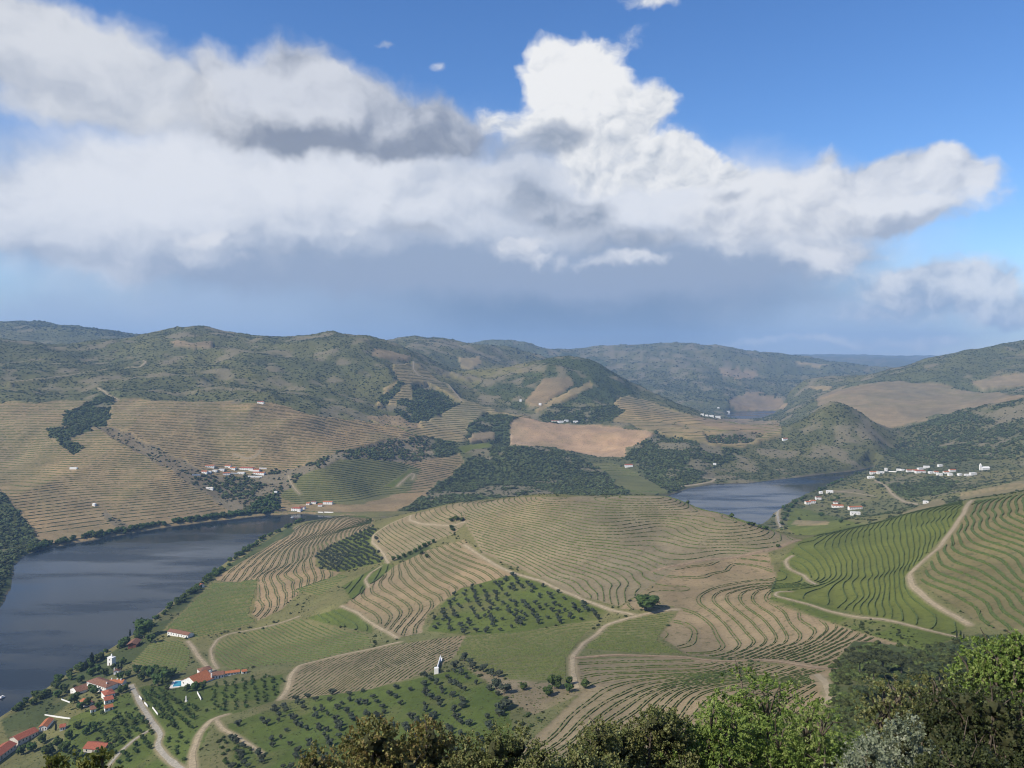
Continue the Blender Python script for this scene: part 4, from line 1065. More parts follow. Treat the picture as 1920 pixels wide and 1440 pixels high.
# ------------------------------------------------------------------ scattered woods and scrub (uncountable): points with one shared leafy form
def scatter(name, label, xy, size, material, proto_me, sq=0.85, sink=0.12, parent=None):
    V = np.stack([xy[:, 0], xy[:, 1], sample(ZF, xy[:, 0], xy[:, 1]) - size * sink], -1)
    me = bpy.data.meshes.new(name); me.vertices.add(len(V)); me.vertices.foreach_set('co', V.astype(np.float32).ravel())
    at = me.attributes.new('size', 'FLOAT', 'POINT'); at.data.foreach_set('value', size.astype(np.float32))
    at = me.attributes.new('turn', 'FLOAT', 'POINT'); at.data.foreach_set('value', (rng.random(len(V)) * 6.283).astype(np.float32))
    me.materials.append(material)
    pr = bpy.data.objects.new(name + '_form', proto_me)       # never linked to the scene: only the shared form
    ng = bpy.data.node_groups.new(name, 'GeometryNodeTree')
    ng.interface.new_socket('Geometry', in_out='INPUT', socket_type='NodeSocketGeometry'); ng.interface.new_socket('Geometry', in_out='OUTPUT', socket_type='NodeSocketGeometry')
    gi = ng.nodes.new('NodeGroupInput'); go = ng.nodes.new('NodeGroupOutput'); ip = ng.nodes.new('GeometryNodeInstanceOnPoints'); oi = ng.nodes.new('GeometryNodeObjectInfo')
    oi.inputs['Object'].default_value = pr
    s1 = ng.nodes.new('GeometryNodeInputNamedAttribute'); s1.data_type = 'FLOAT'; s1.inputs['Name'].default_value = 'size'
    s2 = ng.nodes.new('GeometryNodeInputNamedAttribute'); s2.data_type = 'FLOAT'; s2.inputs['Name'].default_value = 'turn'
    cx_ = ng.nodes.new('ShaderNodeCombineXYZ'); cs_ = ng.nodes.new('ShaderNodeCombineXYZ'); ml = ng.nodes.new('ShaderNodeMath'); ml.operation = 'MULTIPLY'; ml.inputs[1].default_value = sq
    L = ng.links
    L.new(gi.outputs[0], ip.inputs['Points']); L.new(oi.outputs['Geometry'], ip.inputs['Instance'])
    L.new(s2.outputs['Attribute'], cx_.inputs[2]); L.new(cx_.outputs[0], ip.inputs['Rotation'])
    L.new(s1.outputs['Attribute'], ml.inputs[0]); L.new(s1.outputs['Attribute'], cs_.inputs[0]); L.new(s1.outputs['Attribute'], cs_.inputs[1]); L.new(ml.outputs[0], cs_.inputs[2])
    L.new(cs_.outputs[0], ip.inputs['Scale']); L.new(ip.outputs[0], go.inputs[0])
    o = obj(name, me, parent); md = o.modifiers.new('scatter', 'NODES'); md.node_group = ng
    return tag(o, label, kind='stuff')
CELL = np.zeros(GX.shape)
dYr = np.gradient(rings)[:, None]; CELL = dYr * (GY + Y0) * np.gradient(uc)[None, :]
INV = (np.abs(G_px - 960) < 1250) & (DR > 5) & ~ROADM
def pick(wt_, n):
    p = (wt_ * CELL).ravel(); p = p / p.sum()
    k = rng.choice(p.size, n, p=p); i, j = np.unravel_index(k, GX.shape)
    y = GY[i, j] + (rng.random(n) - 0.5) * dYr[i, 0]; u = uc[j] + (rng.random(n) - 0.5) * np.gradient(uc)[j]
    return np.stack([u * (y + Y0), y], -1)
def form(name, material, clumps, leaves, seed, sub=1):
    return crown_mesh(name, material, 0.62, 0.62, 0.42, clumps, leaves, 0.16, seed, 'round', sub)
wmask = FAR & INV & (SCAT > 1.55)
xy = pick(np.where(wmask, 1.0, 0.0) / np.maximum(GY / 2400, 1), 26000)
scatter('woodland', 'dark green woods covering the low hills beyond the river', xy, 4.5 + 4.0 * rng.random(len(xy)), m_wood, form('wood_form', m_wood, 4, 20, 5))
smask = FAR & INV & (SCAT > 0.1) & (SCAT <= 1.55) & (GY < 6500)
xy = pick(np.where(smask, SCAT ** 1.6, 0.0) / np.maximum(GY / 2300, 1) ** 1.2, 120000)
scatter('scrub', 'grey green scrub and bushes scattered over the wild slopes', xy, (2.2 + 4.6 * rng.random(len(xy)) ** 1.8) * np.maximum(xy[:, 1] / 3200, 1) ** 0.5, m_scrub, form('scrub_form', m_scrub, 3, 14, 9))
fmask = FAR & INV & (SCAT > 0.1) & (GY >= 5200) & (GY < 10500)
xy = pick(np.where(fmask, SCAT ** 1.6, 0.0) / GY, 26000)
scatter('far_woods', 'patchy woods and scrub on the distant blue mountains', xy, 7 + 12 * rng.random(len(xy)) ** 2, m_scrub, form('far_form', m_scrub, 3, 8, 19, 0), 0.7)
# field weeds and tufts on the near spur
tm_ = NEAR & INV & (GY > 360) & (GY < 1250) & (DR > 6) & (ROWA < 0.3)
m_tuft = leaf_mat('grass_tufts', (0.105, 0.128, 0.038), (0.062, 0.080, 0.024), 0.3, 0.6)
xy = pick(np.where(tm_, 1.0, 0.0) / np.maximum(GY / 600, 1), 26000)
scatter('grass', 'rough tufts of grass and weeds on the near slopes', xy, 0.35 + 0.9 * rng.random(len(xy)) ** 2, m_tuft, form('tuft_form', m_tuft, 2, 10, 15, 0), 0.5)

# ------------------------------------------------------------------ olive groves and garden trees
OL1 = grid_in(PARCEL['lower olives'] & (G_py < 1445) & (G_py > 1235), 10.8, 10.2, 24, 2.0)
OL2 = grid_in(PARCEL['olive grove'], 10.4, 10.4, 12, 1.7)
n1 = 0
random.shuffle(OL1); random.shuffle(OL2)
for x, y in OL1[:170]:
    s_ = 0.75 + 0.45 * rng.random(); sw, mk = near_mark(x, y, s_, 0.88, 1.06, [(818, 1262, 'close to the white ridge wall'), (690, 1350, 'just above the largest rusty shrub'), (430, 1370, 'beside the sandy track'), (960, 1340, 'by the bare bank'), (600, 1312, 'under the ridge vineyard'), (700, 1300, 'left of the white ridge wall'), (900, 1350, 'above the grey green shrub'), (540, 1400, 'at the low left end'), (880, 1290, 'right of the white ridge wall'), (540, 1345, 'on the left open grass')])
    plant('olive', 'olive_tree', x, y, s_, '%s grey green olive tree on the lower slope %s' % (sw, mk), 'olive tree', 'olive trees on the lower grassy slope')
for x, y in OL2[:145]:
    s_ = 0.85 + 0.4 * rng.random(); sw, mk = near_mark(x, y, s_, 0.97, 1.13, [(1130, 1145, 'at its right tip'), (825, 1155, 'beside the zigzag terraces'), (975, 1085, 'at its top corner'), (1060, 1112, 'under the earth track'), (960, 1182, 'along its lower edge'), (880, 1115, 'on its upper left edge'), (960, 1135, 'in its middle'), (1050, 1155, 'near its lower right edge'), (860, 1180, 'at its lower left end')])
    plant('olive', 'olive_tree', x, y, s_, '%s dark olive tree in the square grove %s' % (sw, mk), 'olive tree', 'olive trees in the square grove')
xy = np.array(grid_in(PARCEL['dense olives'], 7.0, 7.0, 30, 0.9))
scatter('olive_trees', 'closely planted olive trees filling the plot by the looping track', xy, 4.0 + 1.6 * rng.random(len(xy)), m_olive, form('olive_form', m_olive, 4, 40, 25), 0.85)
print('OLIVES', len(OL1), len(OL2), len(xy))
GARD = inside([(150,1345),(268,1330),(285,1350),(300,1378),(292,1400),(215,1440),(120,1440),(200,1400),(235,1340)], G_px, G_py, NEAR) | inside([(265,1300),(330,1290),(372,1330),(368,1370),(310,1372),(286,1345)], G_px, G_py, NEAR) | inside([(222,1345),(262,1330),(280,1352),(240,1380),(205,1415),(180,1380)], G_px, G_py, NEAR)
for x, y in grid_in(GARD, 7.6, 6.6, 35, 0.8)[:150]:
    s_ = 0.8 + 0.5 * rng.random(); sw, mk = near_mark(x, y, s_, 0.95, 1.15, [(175, 1395, 'beside the terracotta garden shed'), (215, 1340, 'below the two red sheds'), (280, 1340, 'against the grey lane'), (330, 1300, 'just below the pool'), (345, 1345, 'right of the white orchard wall'), (240, 1400, 'along the grey side lane'), (300, 1310, 'left of the pillar'), (130, 1430, 'near the bottom left corner'), (240, 1365, 'between the two lanes')])
    plant('citrus', 'orchard_tree', x, y, s_, '%s green orchard tree %s' % (sw, mk), 'fruit tree', 'orchard trees around the farm lanes')
SLOPE = inside([(385,1335),(400,1280),(530,1262),(540,1290),(524,1312),(430,1335)], G_px, G_py, NEAR) | inside([(310,1390),(350,1370),(356,1440),(330,1440)], G_px, G_py, NEAR) | inside([(420,1380),(480,1412),(450,1440),(400,1440)], G_px, G_py, NEAR)
for x, y in grid_in(SLOPE, 8.6, 7.8, 20, 1.2)[:120]:
    s_ = 0.7 + 0.5 * rng.random(); sw, mk = near_mark(x, y, s_, 0.85, 1.05, [(400, 1290, 'just below the orange roofed row'), (520, 1280, 'beside the bend of the dirt track'), (460, 1290, 'under the low orange range'), (440, 1330, 'above the sandy track'), (335, 1410, 'between grey lane and sandy track'), (440, 1420, 'below the narrow sandy track'), (500, 1310, 'at the right foot of the rough slope')])
    plant('bush', 'young_tree', x, y, s_, '%s round bush on rough ground %s' % (sw, mk), 'bush', 'bushes on the rough farm slope')

# ------------------------------------------------------------------ single trees and lines of trees
plant_px('broad', 'oak_tree', 1212, 1145, 3.4, 'single broad dark green tree standing alone where the earth tracks meet', 'tree', sz=0.62)
for px, py, s, lab in [(1040,1292,1.25,'large bright green tree at the track fork, tallest of its cluster'), (1028,1306,0.95,'round green tree below the tallest one at the track fork'), (1066,1284,0.8,'small grey green tree right of the tallest at the track fork'),
                       (1067,1298,0.8,'small green tree at the right foot of the fork cluster'), (982,1294,0.75,'slim light green tree alone on the grass strip left of the fork'), (1096,1291,0.85,'round green tree right of the track below the fork')]:
    plant_px('broad', 'green_tree', px, py, s, lab, 'tree', 'trees at the track fork')
for px, py, s in [(870,1240,1.3),(880,1246,1.1),(886,1254,1.0),(906,1260,1.15),(922,1268,0.9),(934,1270,1.1),(852,1254,1.1),(945,1302,1.5),(930,1292,1.4),(948,1330,1.5),(940,1336,1.2),(936,1344,1.0)]:
    plant_px('olive', 'olive_tree', px, py, s * 1.25, 'larger dark olive tree along the edge of the grassy slope by the white wall', 'olive tree', 'large olive trees edging the lower slope')
for px, py, s in [(846,978,1.3),(856,976,1.5),(866,977,1.4),(846,990,1.0),(850,996,1.1)]:
    plant_px('bush', 'dark_bush', px, py, s * 2.0, 'dark bush in the clump inside the looping track on the knoll', 'bush', 'bushes on the knoll')
for k, (px, py) in enumerate([(738,1052),(748,1049),(758,1046),(768,1041),(778,1036),(787,1031),(796,1027),(804,1022),(812,1018),(790,1040),(800,1046)]):
    plant_px('broad', 'hedge_tree', px, py, 0.75 + 0.2 * rng.random(), 'dense green tree in the belt below the bald knoll', 'tree', 'tree belt below the bald knoll')
for px, py in [(1404,984),(1412,986),(1392,975),(1425,990),(1436,993),(1372,970),(1350,962),(1335,958),(1290,945),(1305,948),(1322,953)]:
    plant_px('bush', 'crest_bush', px, py, 1.9 + 0.6 * rng.random(), 'dark bush on the crest of the central terraces above the river', 'bush', 'bushes along the terrace crest')
plant_px('bush', 'lone_bush', 1458, 1026, 1.6, 'small dark bush beside the saddle track', 'bush')
for px, py, s, lab in [(1794,1197,0.42,'left of the three slim cypresses at the end of the terrace path'), (1801,1200,0.5,'middle and tallest of the three slim cypresses by the terrace path'), (1807,1202,0.4,'right of the three slim cypresses at the end of the terrace path')]:
    plant_px('cypress', 'cypress_tree', px, py, s, lab, 'cypress', 'slim cypresses by the terrace path', sz=1.15)
for px, py, s, lab in [(244,1196,0.95,'tall thin dark cypress beside the brown boathouse on the riverbank'), (222,1262,0.9,'dark cypress just right of the white tower house'), (228,1258,0.9,'second dark cypress right of the white tower house'), (105,1370,0.75,'small dark cypress at the end of the long red roof')]:
    plant_px('cypress', 'cypress_tree', px, py, s, lab, 'cypress', 'cypresses around the farm')
for px, py, s, lab in [(172,1250,1.2,'tall dark conifer on the bank left of the white tower house'), (162,1258,0.9,'shorter dark conifer at the water edge left of the white tower house')]:
    plant_px('conifer', 'conifer', px, py, s, lab, 'conifer', 'conifers on the farm bank')
plant_px('broad', 'broad_tree', 270, 1196, 3.2, 'huge round dark green tree on the riverbank beside the boathouse', 'tree', sz=1.0)
plant_px('broad', 'broad_tree', 283, 1206, 1.4, 'smaller green tree below the huge riverbank tree', 'tree')
for px, py, s in [(258,1262,1.3),(272,1268,1.5),(286,1272,1.7),(300,1274,1.9),(312,1276,1.6),(296,1286,1.6),(322,1270,1.3),(266,1278,1.2),(310,1290,1.3)]:
    plant_px('broad', 'shade_tree', px, py, s, 'dark shade tree in the clump left of the blue pool', 'tree', 'shade trees left of the pool')
for px, py, s in [(178,1302,1.1),(172,1296,1.0),(140,1318,1.3),(170,1268,1.3),(185,1262,1.2),(196,1268,1.1),(232,1246,1.0),(350,1298,1.0),(366,1296,1.1),(380,1292,1.0),(60,1410,1.2),(90,1420,1.4),(120,1412,1.3),(80,1395,1.1),(140,1425,1.2),(150,1330,1.0),(165,1325,1.1),(185,1330,0.9),(228,1300,1.0),(236,1296,0.9),(120,1300,1.2),(108,1308,1.1),(150,1282,1.2),(225,1275,1.0),(240,1270,1.0),(212,1256,0.9),(40,1415,1.0),(110,1400,1.1),(160,1380,1.0),(175,1372,1.1),(145,1368,1.0),(130,1388,1.1)]:
    pt = hit(px, py); sw, mk = near_mark(pt.x, pt.y, s, 1.1, 1.25, [(175, 1300, 'in front of the large farmhouse'), (140, 1318, 'before the brown barn'), (180, 1266, 'below the tower house'), (232, 1246, 'right of the cypresses'), (365, 1296, 'in front of the pool house'), (75, 1408, 'below the red warehouses'), (130, 1418, 'left of the garden shed'), (110, 1300, 'on the bank left of the barn'), (230, 1300, 'right of the red sheds')])
    plant_px('broad', 'farm_tree', px, py, s, '%s green farm tree %s' % (sw, mk), 'tree', 'trees among the farm buildings')
# riverbank trees, near shore and far shore
def along(pp, n, off=0.0):
    P_ = np.array([wl(*p) for p in pp]); s = np.concatenate([[0], np.cumsum(np.linalg.norm(np.diff(P_, axis=0), axis=1))])
    t = np.sort(rng.random(n)) * s[-1]
    return np.stack([np.interp(t, s, P_[:, 0]), np.interp(t, s, P_[:, 1])], -1)
for x, y in along([(0,1350),(130,1266),(205,1224),(245,1198),(300,1152),(375,1094),(430,1052),(480,1016),(560,980)], 135):
    x += 4 + 14 * rng.random()
    s_ = 0.8 + 0.8 * rng.random(); sw, mk = near_mark(x, y, s_, 1.05, 1.35, [(30, 1340, 'beside the long red warehouse'), (100, 1285, 'below the white terrace walls'), (165, 1250, 'by the dark conifers'), (205, 1225, 'behind the tower house'), (245, 1195, 'at the boathouse'), (300, 1150, 'left of the green river field'), (375, 1092, 'around the orange roofed hut'), (430, 1050, 'at the foot of the tan terraces'), (510, 1005, 'at the far end of the tan terraces')])
    plant('bank', 'riverside_tree', x, y - 4 * rng.random(), s_, '%s leafy tree on the near bank %s' % (sw, mk), 'tree', 'trees along the near riverbank')
for x, y in along([(45,1040),(80,1029),(150,1016),(250,998),(330,985),(440,972),(505,965)], 150):
    s_ = 1.1 + 1.0 * rng.random(); sw, mk = near_mark(x, y, s_, 1.4, 1.8, [(60, 1030, 'at the dark wooded corner'), (130, 1018, 'next to the wooded corner'), (200, 1005, 'below the small white hut'), (270, 995, 'below the planted gully'), (340, 984, 'midway along the shore'), (410, 975, 'below the brown olive plot'), (480, 966, 'close to the green grove')])
    plant('bank', 'shore_tree', x + rng.normal() * 3, y + 4 + 18 * rng.random(), s_, '%s leafy tree fringing the far bank %s' % (sw, mk), 'tree', 'trees along the far riverbank')
for px, py in [(484,950),(492,952),(500,948),(508,951),(516,952),(524,956),(490,942),(502,940),(512,944),(518,958),(478,956)]:
    plant_px('broad', 'shore_grove_tree', px, py, 1.6 + 0.7 * rng.random(), 'bright green tree in the grove beside the white riverside house', 'tree', 'grove by the riverside house', ymin=1250)
for x, y in along([(1452,964),(1490,940),(1530,922),(1565,907),(1600,895)], 26):
    s_ = 0.9 + 0.7 * rng.random(); sw, mk = near_mark(x, y, s_, 1.1, 1.35, [(1455, 962, 'beside the grey road'), (1490, 940, 'left of the orange riverside roofs'), (1530, 922, 'behind the riverside houses'), (1565, 907, 'below the white village'), (1600, 895, 'nearest the gorge')])
    plant('bank', 'shore_tree', x + 6 + 14 * rng.random(), y - 4, s_, '%s dark tree on the right reach bank %s' % (sw, mk), 'tree', 'trees along the right reach')
for px, py, s in [(1484,952,1.3),(1478,960,1.4),(1474,968,1.3),(1490,944,1.3),(1470,975,1.2),(1466,984,1.1),(1540,968,1.6),(1576,980,1.0),(1498,975,0.9),(1560,940,1.2),(1572,936,1.1),(1620,950,1.0)]:
    plant_px('bank', 'roadside_tree', px, py, s * 1.2, 'dark tree between the riverside houses and the grey road', 'tree', 'trees near the riverside houses', ymin=1250)
# pines in the wood on the right
for k, (px, py, s) in enumerate([(1612,1236,1.5),(1655,1238,1.7),(1690,1240,1.3),(1640,1252,1.2),(1800,1222,1.5),(1840,1228,1.4),(1870,1240,1.5),(1715,1255,1.2),(1760,1258,1.4),(1800,1268,1.3),(1655,1285,1.1),(1720,1290,1.3),(1850,1275,1.5),(1700,1275,1.2),(1895,1262,1.4),(1620,1290,1.0)]):
    plant_px('pine', 'pine_tree', px, py + 26, s * 0.95, '%s dark flat crowned pine in the wood, %s from the left' % ('small' if s < 1.25 else 'large', ['first', 'fourth', 'sixth', 'third', 'eleventh', 'thirteenth', 'fifteenth', 'eighth', 'tenth', 'twelfth', 'fifth', 'ninth', 'fourteenth', 'seventh', 'sixteenth', 'second'][k]), 'pine', 'pines in the wood', sz=0.85)
WD = PARCEL['pine wood'] & (GY < 560) & (GY > 60) & (np.abs(G_px - 1760) < 330)
xy = pick(np.where(WD, 1.0, 0.0) / np.maximum(GY, 60.0) ** 1.0, 3600)
m_under = leaf_mat('undergrowth_leaves', (0.115, 0.138, 0.042), (0.042, 0.056, 0.020), 0.35, 1.1)
scatter('undergrowth', 'dark evergreen undergrowth filling the wood on the right', xy, 1.6 + 2.6 * rng.random(len(xy)), m_under, crown_mesh('under_form', m_under, 0.62, 0.62, 0.42, 7, 260, 0.10, 33), 0.9)

# rough bushes along field edges and banks of the near spur
bm_ = NEAR & INV & (GY > 380) & (GY < 1500) & (DR > 5) & (ROWA < 0.05)
for nm in ('olive grove', 'lower olives', 'pine wood', 'dense olives'): bm_ &= ~PARCEL[nm]
ed = sstep(0.05, 0.4, fbm(GX, GY, 45, 3, 131))
xy = pick(np.where(bm_, ed, 0.0) / np.maximum(GY / 600, 1), 2600)
m_bush = leaf_mat('bush_leaves', (0.072, 0.092, 0.030), (0.032, 0.044, 0.016), 0.4, 0.8)
scatter('bushes', 'low bushes and brambles along field edges of the near spur', xy, 0.8 + 2.2 * rng.random(len(xy)) ** 2, m_bush, form('bush_form', m_bush, 5, 60, 41), 0.8)
# ------------------------------------------------------------------ buildings
m_white = simple_mat('white_plaster', (0.80, 0.78, 0.74), 0.12, 0.6, 0.9)
m_offw = simple_mat('stained_plaster', (0.62, 0.57, 0.49), 0.2, 0.5, 0.9)
m_tile = simple_mat('orange_tiles', (0.42, 0.150, 0.065), 0.35, 1.1, 0.85)
m_old = simple_mat('old_brown_tiles', (0.235, 0.118, 0.075), 0.35, 1.0, 0.9)
m_red = simple_mat('red_tiles', (0.335, 0.105, 0.060), 0.3, 1.0, 0.85)
m_brick = simple_mat('brown_boards', (0.20, 0.075, 0.045), 0.3, 1.5, 0.9)
m_glass = simple_mat('dark_window', (0.03, 0.035, 0.04), 0.3, 2.0, 0.25, spec=0.5)
m_door = simple_mat('door_wood', (0.10, 0.055, 0.035), 0.3, 2.0, 0.8)
m_stone = simple_mat('grey_stone', (0.30, 0.275, 0.24), 0.35, 0.8, 0.95)
def box(x0, x1, y0, y1, z0, z1):
    V = [(x0, y0, z0), (x1, y0, z0), (x1, y1, z0), (x0, y1, z0), (x0, y0, z1), (x1, y0, z1), (x1, y1, z1), (x0, y1, z1)]
    return V, [(0, 3, 2, 1), (4, 5, 6, 7), (0, 1, 5, 4), (1, 2, 6, 5), (2, 3, 7, 6), (3, 0, 4, 7)]
def poly_obj(name, V, Fc, material, parent):
    flat = [i for f in Fc for i in f]
    return obj(name, mesh_np(name, np.array(V, float), flat, [len(f) for f in Fc], material), parent)
def house(A, B, depth, h, label, roof='gable', rmat=None, wmat=None, name='house', cat='house', group=None, nwin=None, chim=(), rise=0.42, door=True, ymin=200, over=0.45, storeys=1, world_ab=None):
    wmat = wmat or m_white; rmat = rmat or m_tile
    if world_ab: a, b_ = world_ab
    else: a, b_ = hit(*A, ymin), hit(*B, ymin)
    d = Vector((b_.x - a.x, b_.y - a.y, 0)); L = d.length
    if L < 3: L = 3.0
    ang = math.atan2(d.y, d.x)
    z0 = (a.z + b_.z) / 2
    e = empty(name, (a.x, a.y, z0), ang); tag(e, label, cat, group)
    V, Fc = box(0, L, 0, depth, -4.0, h)
    # wall carries its gable ends
    if roof == 'gable':
        rz = h + depth * 0.5 * rise; V += [(0, depth / 2, rz), (L, depth / 2, rz)]
        Fc = [f for f in Fc if f != (4, 5, 6, 7)]; Fc += [(3, 8, 7)] if False else []
        Fc = [f for f in Fc if f not in ((1, 2, 6, 5), (3, 0, 4, 7))] + [(1, 2, 6, 9, 5), (3, 0, 4, 8, 7)]
    elif roof == 'gable_y':
        rz = h + L * 0.5 * rise; V += [(L / 2, 0, rz), (L / 2, depth, rz)]
        Fc = [f for f in Fc if f not in ((4, 5, 6, 7), (0, 1, 5, 4), (2, 3, 7, 6))] + [(0, 1, 5, 8, 4), (2, 3, 7, 9, 6)]
    poly_obj('wall', V, Fc, wmat, e)
    o, t = over, 0.22
    def slab(c4):
        V = [Vector(p) for p in c4]; n = (V[1] - V[0]).cross(V[3] - V[0]).normalized()
        if n.z < 0: n = -n
        return [tuple(v + n * 0.03) for v in V] + [tuple(v + n * (t + 0.03)) for v in V]
    cube_f = [(0, 1, 2, 3), (7, 6, 5, 4), (0, 4, 5, 1), (1, 5, 6, 2), (2, 6, 7, 3), (3, 7, 4, 0)]
    Vr, Fr = [], []
    def add(c4):
        s = slab(c4); k = len(Vr); Vr.extend(s); Fr.extend([tuple(i + k for i in f) for f in cube_f])
    if roof == 'gable':
        dz = o * rise
        add([(-o, -o, h - dz), (L + o, -o, h - dz), (L + o, depth / 2, rz), (-o, depth / 2, rz)]); add([(-o, depth / 2, rz), (L + o, depth / 2, rz), (L + o, depth + o, h - dz), (-o, depth + o, h - dz)])
    elif roof == 'gable_y':
        dz = o * rise
        add([(-o, -o, h - dz), (L / 2, -o, rz), (L / 2, depth + o, rz), (-o, depth + o, h - dz)]); add([(L / 2, -o, rz), (L + o, -o, h - dz), (L + o, depth + o, h - dz), (L / 2, depth + o, rz)])
    elif roof == 'hip':
        m_ = min(L, depth) / 2; rz = h + m_ * rise
        if L >= depth: r1, r2 = (m_, depth / 2, rz), (L - m_, depth / 2, rz)
        else: r1, r2 = (L / 2, m_, rz), (L / 2, depth - m_, rz)
        c = [(-o, -o, h), (L + o, -o, h), (L + o, depth + o, h), (-o, depth + o, h)]
        Vr = c + [r1, r2] + [(x, y, z - t) for x, y, z in c]
        Fr = ([(0, 1, 5, 4), (1, 2, 5), (2, 3, 4, 5), (3, 0, 4)] if L >= depth else [(0, 1, 4), (1, 2, 5, 4), (2, 3, 5), (3, 0, 4, 5)]) + [(0, 6, 7, 1), (1, 7, 8, 2), (2, 8, 9, 3), (3, 9, 6, 0), (9, 8, 7, 6)]
    elif roof == 'shed':
        add([(-o, -o, h + 0.1), (L + o, -o, h + 0.1), (L + o, depth + o, h + depth * rise * 0.5), (-o, depth + o, h + depth * rise * 0.5)])
    else:
        Vb, Fb = box(-0.15, L + 0.15, -0.15, depth + 0.15, h + 0.003, h + 0.4); Vr, Fr = Vb, Fb
    ro = poly_obj('roof', Vr, Fr, rmat, e)
    nwin = int(L / 3.2) if nwin is None else nwin
    wh = h / storeys
    for s_ in range(storeys):
        for k in range(nwin):
            cx_ = L * (k + 0.5) / nwin; zc = wh * (s_ + 0.55)
            ww_ = min(1.1, L / nwin * 0.35); hh_ = min(1.5, wh * 0.45)
            isd = door and s_ == 0 and k == nwin // 2
            Vw, Fw = box(cx_ - ww_ / 2, cx_ + ww_ / 2, -0.05, 0.06, 0.0 if isd else zc - hh_ / 2, zc + hh_ / 2)
            wo = poly_obj('door' if isd else 'window', Vw, Fw, m_door if isd else m_glass, e)
            if not isd and h > 3.4 and name != 'village_house':
                Vs, Fs = box(cx_ - ww_ / 2 - 0.12, cx_ + ww_ / 2 + 0.12, -0.14, 0.0, zc - hh_ / 2 - 0.14, zc - hh_ / 2 - 0.003)
                poly_obj('sill', Vs, Fs, wmat, wo)
    for (fx, fy, ch) in chim:
        Vc, Fc = box(L * fx - 0.5, L * fx + 0.5, depth * fy - 0.5, depth * fy + 0.5, h * 0.9, h + ch)
        co = poly_obj('chimney', Vc, Fc, m_white, ro)
    return e
def low_wall(A, B, h, label, w=0.5, name='white_wall', material=None, ymin=200, group=None):
    a, b_ = hit(*A, ymin), hit(*B, ymin)
    n = max(int((b_ - a).length / 3), 2); V, Fc = [], []
    d = (b_ - a); d.z = 0; d.normalize(); nn = Vector((-d.y, d.x, 0)) * w / 2
    for k in range(n + 1):
        p = a.lerp(b_, k / n); z = hz(p.x, p.y) - 1.0; zt = a.z + (b_.z - a.z) * k / n + h
        V += [(p.x - nn.x - a.x, p.y - nn.y - a.y, z - a.z), (p.x + nn.x - a.x, p.y + nn.y - a.y, z - a.z), (p.x + nn.x - a.x, p.y + nn.y - a.y, zt - a.z), (p.x - nn.x - a.x, p.y - nn.y - a.y, zt - a.z)]
        if k:
            q = 4 * (k - 1)
            Fc += [(q, q + 4, q + 7, q + 3), (q + 1, q + 2, q + 6, q + 5), (q + 3, q + 7, q + 6, q + 2)]
    q = 4 * n; Fc += [(0, 3, 2, 1), (q, q + 1, q + 2, q + 3)]
    flat = [i for f in Fc for i in f]
    o = obj(name, mesh_np(name, np.array(V, float), flat, [len(f) for f in Fc], material or m_white)); o.location = a
    return tag(o, label, 'wall', group)

# --- farm on the near bank
house((163,1294), (199,1299), 13, 7.2, 'large white two storey farmhouse with long brown tiled roof by the river', 'hip', m_old, nwin=9, storeys=2, name='farmhouse', chim=((0.85, 0.3, 3.2),))
house((203,1290), (229,1287), 9, 4.2, 'low wing with bright orange roof and small white chimneys right of the large farmhouse', 'gable', m_tile, nwin=5, name='farm_wing', chim=((0.1, 0.5, 3.4), (0.5, 0.5, 3.2), (0.8, 0.4, 3.2)))
house((197,1313), (216,1306), 13, 4.2, 'square orange roofed outbuilding below the farmhouse corner', 'hip', m_red, nwin=3, name='outbuilding', cat='outbuilding')
house((197,1322), (213,1316), 6.5, 3.2, 'small red roofed shed, upper of two below the square outbuilding', 'shed', m_red, nwin=2, name='shed', cat='shed', door=False)
house((197,1336), (212,1330), 7.0, 3.2, 'small red roofed shed, lower of two below the square outbuilding', 'gable', m_tile, nwin=2, name='shed', cat='shed')
house((132,1300), (145,1304), 30, 4.0, 'long dark brown roofed barn left of the large farmhouse', 'gable_y', m_old, nwin=2, name='barn', cat='barn')
house((-32,1450), (31,1404), 12, 4.2, 'long red roofed warehouse at the bottom left corner', 'gable', m_red, wmat=m_offw, nwin=10, name='warehouse', cat='warehouse')
house((34,1400), (72,1377), 11, 4.4, 'red roofed warehouse continuing behind the long one towards the white gable', 'gable', m_red, wmat=m_offw, nwin=6, name='warehouse', cat='warehouse')
house((73,1373), (88,1369), 16, 4.0, 'white gabled end building of the red roofed warehouses', 'gable_y', m_tile, nwin=3, name='gabled_building', cat='building')
house((156,1416), (193,1409), 12, 3.4, 'isolated shed with wide terracotta roof among the gardens', 'gable', m_red, wmat=m_offw, nwin=3, name='garden_shed', cat='shed')
house((201,1248), (210,1248), 5.0, 8.5, 'tall narrow white tower house on the bank', 'flat', m_white, nwin=1, storeys=2, name='tower_house', chim=((0.5, 0.6, 3.5),))
house((213,1266), (223,1264), 6.0, 3.6, 'small white cottage with brown roof below the tower house', 'gable_y', m_old, nwin=1, name='cottage', chim=((0.05, 0.3, 3.2),))
house((240,1217), (255,1214), 14, 5.0, 'brown boarded boathouse with wide brown roof by the tall cypress', 'gable_y', m_old, wmat=m_brick, nwin=1, name='boathouse', cat='boathouse', over=1.4)
house((314,1192), (352,1197), 9, 4.6, 'long white barn with dark brown roof above the riverside plot', 'gable', m_old, nwin=8, name='barn', cat='barn')
house((340,1287), (370,1287), 20, 3.6, 'white gabled house beside the blue pool', 'gable_y', m_tile, nwin=4, name='pool_house', chim=((0.35, 0.7, 5.5), (0.95, 0.9, 5.0)), rise=0.5)
